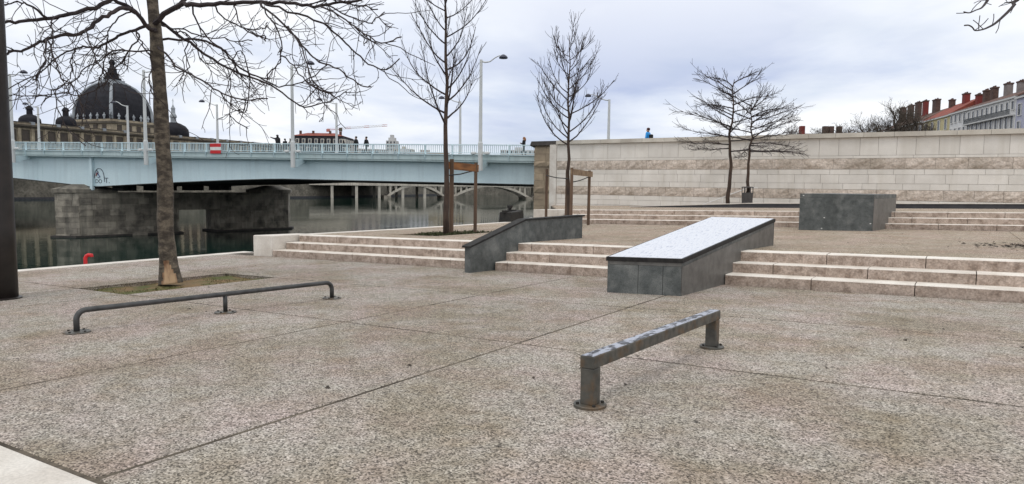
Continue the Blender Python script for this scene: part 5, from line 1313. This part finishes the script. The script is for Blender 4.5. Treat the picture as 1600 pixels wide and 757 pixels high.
b = MB(); b.box(cx_ - .09, cx_ + .09, cy_ - .09, cy_ + .09, 37.7, 39.6); b.box(cx_ - .6, cx_ + .6, cy_ - .07, cy_ + .07, 38.7, 38.95); b.build('cross', hd_dark, dome)
def small_dome(x, y, z, R_, twin, nm='small_dome'):
    b = MB(); b.lathe((x, y, z - 4.2), [(R_, -2.5), (R_, 0), (R_ * .96, R_ * .25), (R_ * .78, R_ * .48), (R_ * .45, R_ * .66), (R_ * .2, R_ * .74)], 14); o = b.build(nm, slate, hd, True)
    t = z - 4.2 + R_ * .7; s = R_ / 5.3
    b = MB()
    if twin:
        b.lathe((x, y, t - .6), [(1.15, 0), (1.1, .3), (.85, .4), (.8, 2.0), (1.05, 2.1), (1.0, 2.5), (.6, 3.1), (.15, 3.3)], 8)
        for q in (-.28, .28): b.tube([(x + q, y, t + 2.6), (x + q, y, t + 4.6)], .09, 5)
    else:
        b.lathe((x, y, t - .3), [(1.5, 0), (1.4, .5), (1.0, .6), (1.0, 2.2), (1.3, 2.4), (1.2, 3.0), (.75, 3.9), (.7, 5.4), (.85, 5.6), (.3, 6.6), (.1, 7.2)], 8); b.tube([(x, y, t + 6.5), (x, y, t + 9)], .1, 5); b.bar((x - .5, y, t + 8.2), (x + .5, y, t + 8.2), .12, .12)
    b.build('small_lantern', lead if not twin else slate, o)
small_dome(73.5, 17, 19.4, 5.4, False)
small_dome(16.3, 15.5, 18.7, 3.0, True); small_dome(19.9 + 5.0 - 5.3, 5.8 - 1, 18.4, 2.8, True)

# mansard block with a red roof
man = empty('mansard_block', (-255.5, 232.5, 4.2), atan2(16.2, 25.0), 'grey mansard-roofed block with red top roof and rows of dormers', 'building')
cream = mat('cream_render', (0.50, 0.46, 0.39), (0.40, 0.37, 0.31), 0.85, scale=0.3); redroof = mat('red_tiles', (0.28, 0.06, 0.035), (0.18, 0.045, 0.03), 0.85, scale=0.6, fine=(2.5, 0.2))
redroof_b = mat('brown_tiles', (0.14, 0.07, 0.05), (0.09, 0.05, 0.04), 0.85, scale=0.6, fine=(2.5, 0.2))
dormw = mat('dormer_frame', (0.55, 0.53, 0.48), None, 0.8); glass_far = mat('far_window_glass', (0.06, 0.07, 0.085), (0.035, 0.04, 0.05), 0.2, scale=0.5)
b = MB(); b.box(-14.5, 14.5, 0, 30, 0, 11.0); b.build('wall', cream, man)
b = MB(); b.hexa([(-14.8, -.2, 11.02), (14.8, -.2, 11.02), (14.8, 30, 11.02), (-14.8, 30, 11.02)], [(-11.5, 3, 18.9), (12.0, 3, 18.9), (12.0, 27, 18.9), (-11.5, 27, 18.9)]); mr = b.build('mansard_roof', slate, man)
b = MB(); b.hexa([(-11.9, 2.6, 18.92), (12.4, 2.6, 18.92), (12.4, 27.5, 18.92), (-11.9, 27.5, 18.92)], [(-6, 9, 20.6), (7, 9, 20.6), (7, 20, 20.6), (-6, 20, 20.6)]); b.build('top_roof', redroof, man)
dm = MB(); dm.box(-.75, .75, -.35, 2.2, 0, 2.2); dm = dm.mesh('dormer', dormw); dg_ = MB(); dg_.box(-.45, .45, -.42, -.352, .3, 1.9); dg_ = dg_.mesh('dormer_window', glass_far)
for row, (z, y, w) in enumerate(((11.4, 0.1, 13.2), (15.3, 1.5, 11.6))):
    for i in range(9):
        o = link('dormer', dm, man); o.location = (-w + i * 2 * w / 8, y, z); link('dormer_window', dg_, o)
    for i in range(7):
        o = link('dormer', dm, man); o.location = (14.8 - .35 * (z - 11) - .1, 3 + i * 3.8, z); o.rotation_euler = (0, 0, pi / 2); link('dormer_window', dg_, o)
for x, y in ((-9, 8), (-3, 8), (5, 8), (9, 12)):
    b = MB(); b.box(x - .5, x + .5, y - .4, y + .4, 19, 21.6); b.build('chimney', redroof_b, mr)
# tower block and pale housing slabs far behind
def slab_block(label, loc, rz, w, d, h, floors, bays, m, crown=False, group=None, nm='apartment_block'):
    root = empty(nm, loc, rz, label, 'building', group)
    b = MB(); b.box(-w / 2, w / 2, 0, d, 0, h); b.build('wall', m, root)
    wmsh = MB(); ww = w / bays * .45; hh = h / floors * .5; wmsh.box(-ww / 2, ww / 2, -.12, .02, 0, hh); wmsh = wmsh.mesh('window', glass_far)
    for f_ in range(int(floors * .45), floors):
        for i in range(bays):
            o = link('window', wmsh, root); o.location = (-w / 2 + (i + .5) * w / bays, 0, (f_ + .25) * h / floors)
    if crown:
        b = MB(); b.box(-w * .32, w * .3, d * .2, d * .8, h, h + 2.6); b.box(-w * .18, w * .12, d * .3, d * .7, h + 2.602, h + 5); b.build('roof_housing', m, root)
    else:
        b = MB(); b.box(-w * .1, w * .1, d * .3, d * .6, h, h + 2); b.build('roof_housing', m, root)
    return root
pale = mat('pale_grey_render', (0.52, 0.52, 0.51), (0.44, 0.44, 0.44), 0.85, scale=0.1); pink = mat('pinkish_render', (0.42, 0.37, 0.34), (0.36, 0.32, 0.29), 0.85, scale=0.1)
FZ = radians(30)
slab_block('stepped pale tower block rising far behind the bridge railing', (-409.5, 455.5, 4.2), FZ, 8.5, 12, 33.0, 11, 3, pale, True)
slab_block('long pale apartment slab far behind the railing, left of the others', (-371, 409, 4.2), FZ, 44, 12, 18.5, 6, 12, pale)
slab_block('pinkish apartment slab far behind the railing beside the mid bridge', (-322, 392, 4.2), FZ, 34, 12, 19.0, 6, 10, pink)
slab_block('low cream apartment slab far behind the railing', (-345, 396, 4.2), FZ, 14, 12, 22.0, 7, 5, cream)
slab_block('pale apartment slab behind the person holding a phone', (-266, 428, 4.2), FZ, 26, 12, 21.5, 7, 8, pale)
slab_block('low grey block beyond the far lamps on the bridge', (-292, 412, 4.2), FZ, 18, 10, 17.5, 5, 6, cream)
ochre = mat('ochre_render', (0.42, 0.34, 0.22), (0.34, 0.28, 0.18), 0.85, scale=0.1); greyr = mat('grey_render', (0.33, 0.32, 0.31), (0.27, 0.26, 0.25), 0.85, scale=0.1)
for (x, y, rz, w, h, m, lb) in ((-247, 250, 60, 24, 13.6, pink, 'pinkish quay house right after the mansard block'), (-252, 278, 75, 26, 12.6, greyr, 'low grey quay house behind the bridge railing'),
        (-262, 308, 85, 28, 14.6, pale, 'pale quay house behind the bridge railing, taller than its grey neighbour'), (-260, 342, 95, 30, 13.4, ochre, 'ochre quay house far behind the bridge railing'),
        (-256, 378, 100, 30, 15.8, cream, 'cream quay house beside the ochre one far behind the railing'), (-248, 414, 105, 32, 14.8, greyr, 'long grey quay house ending behind the bridge abutment')):
    slab_block(lb, (x, y, 4.2), radians(rz), w, 12, h, 5, max(5, int(w / 3.2)), m, nm='quay_house')
# tower crane
cr_ = empty('tower_crane', (-312.5, 303.8, 4.2), atan2(18.3, 28.5), 'red and white tower crane with a long jib behind the mansard block', 'crane')
cw = mat('crane_white', (0.62, 0.60, 0.58), None, 0.6); crd = mat('crane_red', (0.50, 0.16, 0.13), None, 0.6)
b = MB()
for sx in (-.6, .6):
    for sy in (-.6, .6): b.bar((sx, sy, 0), (sx, sy, 28), .16, .16)
for i in range(14): b.bar((-.6, -.6, i * 2), (.6, -.6, i * 2 + 2), .1, .1); b.bar((.6, .6, i * 2), (-.6, .6, i * 2 + 2), .1, .1)
b.build('mast', crd, cr_)
b = MB(); z = lambda x: 28.6 + x * .078
for i in range(17):
    x0, x1 = i * 1.55, i * 1.55 + 1.55
    for y in (-.45, .45): b.bar((x0, y, z(x0)), (x1, y, z(x1)), .14, .14)
    b.bar((x0, 0, z(x0) + .9), (x1, 0, z(x1) + .9), .14, .14); b.bar((x0, -.45, z(x0)), ((x0 + x1) / 2, 0, z(x0) + .9), .1, .1); b.bar(((x0 + x1) / 2, 0, z(x0) + .9), (x1, .45, z(x1)), .1, .1)
b.build('jib', cw, cr_)
b = MB()
for s_ in (3.1, 13.9, 24.5):
    for y in (-.5, .5): b.bar((s_, y, z(s_)), (s_ + 3, y, z(s_ + 3)), .2, .2)
    b.bar((s_, 0, z(s_) + .95), (s_ + 3, 0, z(s_ + 3) + .95), .2, .2)
b.build('red_jib_section', crd, cr_)
b = MB(); b.bar((-7.8, -.4, 28.0), (0, -.4, 28.5), .2, .3); b.bar((-7.8, .4, 28.0), (0, .4, 28.5), .2, .3); b.bar((-7.8, 0, 28.9), (0, 0, 29.4), .14, .14); b.build('counter_jib', crd, cr_)
b = MB(); b.box(-8.2, -6.2, -.6, .6, 27.0, 28.6); b.build('counterweight', crd, cr_)
b = MB(); b.box(-.8, .9, -.8, .8, 27.4, 29.4); b.build('cab', hd_dark, cr_)

# ================================================================== house row behind the wall (local x runs away along the street, y away from the river)
Q0 = Vector((8.13, 161.09)); qa = atan2(0.94594, -0.32435)
white_r = mat('white_render', (0.80, 0.79, 0.78), (0.70, 0.69, 0.68), 0.85, scale=0.25, streak=(0.40, 0.39, 0.40)); lav = mat('lavender_grey_render', (0.50, 0.50, 0.60), (0.42, 0.42, 0.52), 0.85, scale=0.25)
yel = mat('yellow_render', (0.66, 0.57, 0.32), (0.54, 0.47, 0.26), 0.85, scale=0.3, streak=(0.28, 0.24, 0.15)); brn = mat('brown_render', (0.15, 0.11, 0.085), (0.10, 0.075, 0.06), 0.85, scale=0.3)
brick_d = mat('dark_brick', (0.12, 0.07, 0.055), (0.075, 0.045, 0.038), 0.9, scale=0.8, fine=(3, 0.25)); brick_r = mat('red_brick', (0.22, 0.036, 0.03), (0.15, 0.03, 0.026), 0.9, scale=0.8); brick_g = mat('grey_rendered_chimney', (0.27, 0.24, 0.23), (0.19, 0.16, 0.15), 0.9, scale=0.8)
iron_b = mat('balcony_iron', (0.05, 0.06, 0.07), None, 0.6); trim = mat('white_trim', (0.66, 0.65, 0.63), None, 0.8)
def house(label, x0, x1, eave, ridge, m, roofm, rows, bay, balcony=None, depth=14, y0=0.0, nm='town_house'):
    p = Vector((Q0.x, Q0.y, 3.35)) + Matrix.Rotation(qa, 3, 'Z') @ Vector((x0, 0, 0))
    root = empty(nm, p, qa, label, 'house'); W = x1 - x0; e = eave - 3.35; rg = ridge - 3.35
    b = MB(); b.box(0, W, y0 - depth, y0, 0, e); b.build('wall', m, root)
    b = MB(); b.box(-.05, W + .05, y0 + .002, y0 + .45, e - .35, e); b.build('cornice', trim, root)
    b = MB(); b.hexa([(0, y0 + .5, e + .002), (W, y0 + .5, e + .002), (W, y0 - depth, e + .002), (0, y0 - depth, e + .002)], [(0.3, y0 - depth * .45, rg), (W - .3, y0 - depth * .45, rg), (W - .3, y0 - depth * .55, rg), (.3, y0 - depth * .55, rg)]); b.build('roof', roofm, root)
    for (zb, h, w) in rows:
        ms_ = MB(); ms_.box(-w / 2, w / 2, -.02, .06, 0, h); ms_ = ms_.mesh('window', glass_far)
        fs = MB()
        for a, c, d_, f_ in ((-w / 2 - .18, -w / 2 - .002, -.1, h + .15), (w / 2 + .002, w / 2 + .18, -.1, h + .15), (-w / 2, w / 2, h + .002, h + .18), (-w / 2 - .3, w / 2 + .3, -.25, -.1)): fs.box(a, c, 0.0, .16, d_, f_)
        fs = fs.mesh('window_frame', trim)
        nb = max(2, int(W / bay)); 
        for i in range(nb):
            o = link('window', ms_, root); o.location = ((i + .5) * W / nb, y0 + .001, zb - 3.35); link('window_frame', fs, o)
    if balcony:
        for zb in balcony:
            b = MB(); b.box(0.3, W - .3, y0 + .01, y0 + 1.0, zb - 3.35 - .2, zb - 3.35); b.build('balcony_floor', trim, root)
            b = MB()
            for i in range(int((W - .6) / .3)): b.box(.3 + i * .3, .36 + i * .3, y0 + .9, y0 + .96, zb - 3.35, zb - 3.35 + .95)
            b.box(.3, W - .3, y0 + .88, y0 + .98, zb - 3.35 + .951, zb - 3.35 + 1.02); o = b.build('balcony_railing', iron_b, root)
    return root, y0, depth
def chimneys(h, items, x_base):
    root, y0, dp = h
    for (x, zb, zt, w, m) in items:
        b = MB(); w *= .85; b.box(x - x_base - w / 2, x - x_base + w / 2, y0 - 6.0, y0 - 4.85, zb - 3.35 - 2.5, zt - 3.35); b.box(x - x_base - w / 2 - .12, x - x_base + w / 2 + .12, y0 - 6.1, y0 - 4.75, zt - 3.35 + .001, zt - 3.35 + .3, 1)
        for q in (-.3, .3): b.lathe((x - x_base + q * w, y0 - 5.4, zt - 3.05), [(.2, 0), (.17, .3)], 6, 0, 1)
        b.build('chimney', [m, brick_d], root)
h0 = house('lavender grey rendered house at the near end of the row', -26, 2.8, 18.7, 21.5, lav, slate, [(15.4, 1.9, 1.1), (11.8, 2.3, 1.1), (8, 2.3, 1.1)], 2.9)
h1 = house('white rendered house with long iron balcony behind the wall', 2.9, 26.5, 19.0, 21.6, white_r, redroof_b, [(16.7, 1.45, 1.0), (13.2, 2.2, 1.0), (9.6, 2.3, 1.1)], 2.35, [15.6])
chimneys(h1, [(14.9, 20.3, 23.0, 1.9, brick_g), (20.9, 20.3, 23.4, 1.9, brick_g)], 2.9)
h2 = house('narrow white house with twin windows between balcony house and yellow house', 26.6, 37.0, 19.0, 21.5, white_r, redroof_b, [(16.8, 1.6, 1.0), (13.0, 2.3, 1.0), (9.6, 2.3, 1.0)], 2.5)
chimneys(h2, [(27.8, 20.3, 23.5, 1.7, brick_d), (31.8, 20.3, 23.4, 1.7, brick_d), (36.0, 20.3, 23.0, 1.7, brick_r)], 26.6)
h3 = house('yellow rendered house with red tiled roof behind the wall', 37.1, 56.0, 18.9, 22.8, yel, redroof, [(15.8, 2.2, 1.3), (11.8, 2.3, 1.3), (8.0, 2.3, 1.3)], 4.2)
chimneys(h3, [(43.9, 20.6, 24.2, 2.2, brick_r), (53.1, 21.2, 23.8, 1.6, brick_d)], 37.1)
h4 = house('dark brown house row with tall dark chimneys at the far end', 56.1, 100.0, 19.2, 22.6, brn, redroof_b, [(15.8, 2.2, 1.3), (11.8, 2.3, 1.3)], 4.0)
chimneys(h4, [(64.7, 21.7, 25.2, 3.4, brick_d), (73.6, 21.7, 25.9, 2.0, brick_r), (79.9, 21.7, 26.2, 3.0, brick_d), (87.1, 21.7, 26.1, 3.2, brick_d), (94.8, 21.7, 26.2, 3.6, brick_d)], 56.1)
# small rooftops further along
for i, (x, y, w, h, lab_) in enumerate(((-42.0, 270.0, 8, 15.0, 'distant low brown rooftop with two chimneys over the wall'), )):
    root = empty('far_house', (x, y, 3.35), FZ, lab_, 'house')
    b = MB(); b.box(-w, w, 0, 10, 0, h); b.build('wall', brn, root)
    b = MB(); b.hexa([(-w - .3, -.3, h + .002), (w + .3, -.3, h + .002), (w + .3, 10, h + .002), (-w - .3, 10, h + .002)], [(-w, 4.8, h + 2.4), (w, 4.8, h + 2.4), (w, 5.2, h + 2.4), (-w, 5.2, h + 2.4)]); b.build('roof', redroof_b, root)
    for q, cw_ in ((-6.5, 1.5), (1.6, 1.5), (3.6, 1.5), (6.5, 1.4)):
        b = MB(); b.box(q - cw_ / 2, q + cw_ / 2, 4, 6, h, h + 5.0); b.build('chimney', brick_r if q < 0 else brick_d, root)
# bare trees in front of the house row
def round_tree(label, base, top, R_, seed, tone, nl=26):
    root = empty('tree', base, 0, label, 'tree', 'bare trees in front of the house row'); r = random.Random(seed); B = Vector(base)
    tp_ = [B + Vector((r.gauss(0, .12), r.gauss(0, .12), top * .75 * i / 8)) for i in range(9)]
    b = MB(); b.tube(tp_, [.32 - .03 * i for i in range(9)], 7); part(b, 'trunk', young_bark, root)
    b = MB()
    for i in range(nl):
        f = i / (nl - 1); p, _ = at(tp_, .35 + .65 * f); a = i * 2.4 + r.uniform(-.3, .3); L = R_ * r.uniform(.8, 1.15) * (1 - .25 * f)
        pts = grow(r, p, (cos(a), sin(a), .55 + .6 * f), L, 8, (0, 0, .5), .12); b.tube(pts, [.11 - .0095 * j for j in range(9)], 4)
        for q in range(16):
            p2, d2_ = at(pts, r.uniform(.25, 1)); t2 = grow(r, p2, d2_ * .7 + perp(r, d2_) * .7 + Vector((0, 0, .2)), r.uniform(.6, 1.9), 5, (0, 0, .3), .15); b.tube(t2, .022, 3, False)
            for q2 in range(4):
                p3, d3 = at(t2, r.uniform(.3, 1)); t3 = grow(r, p3, d3 * .6 + perp(r, d3) * .7, r.uniform(.3, .9), 3, (0, 0, .2), .15); b.tube(t3, .015, 3, False)
    part(b, 'crown', tone, root)
twig_far = mat('far_twigs', (0.11, 0.085, 0.065), (0.075, 0.06, 0.045), 0.9, scale=0.6)
round_tree('taller bare tree against the dark chimneys', (-9.4, 125.0, 3.35), 11.2, 3.4, 1, twig_far)
for i, (x, y, tp__, R_) in enumerate(((-13.3, 123.2, 8.6, 2.6), (-16.3, 121.0, 7.8, 2.3), (-7.0, 127.5, 10.4, 3.0), (-5.2, 129.0, 8.0, 2.2), (-19.0, 120.0, 7.2, 1.9), (-11.4, 124.0, 8.2, 2.4), (-23.0, 118.0, 7.4, 1.5))):
    round_tree('bare bushy street tree showing its crown over the wall', (x, y, 3.35), tp__, R_, 50 + i, twig_far, 13)
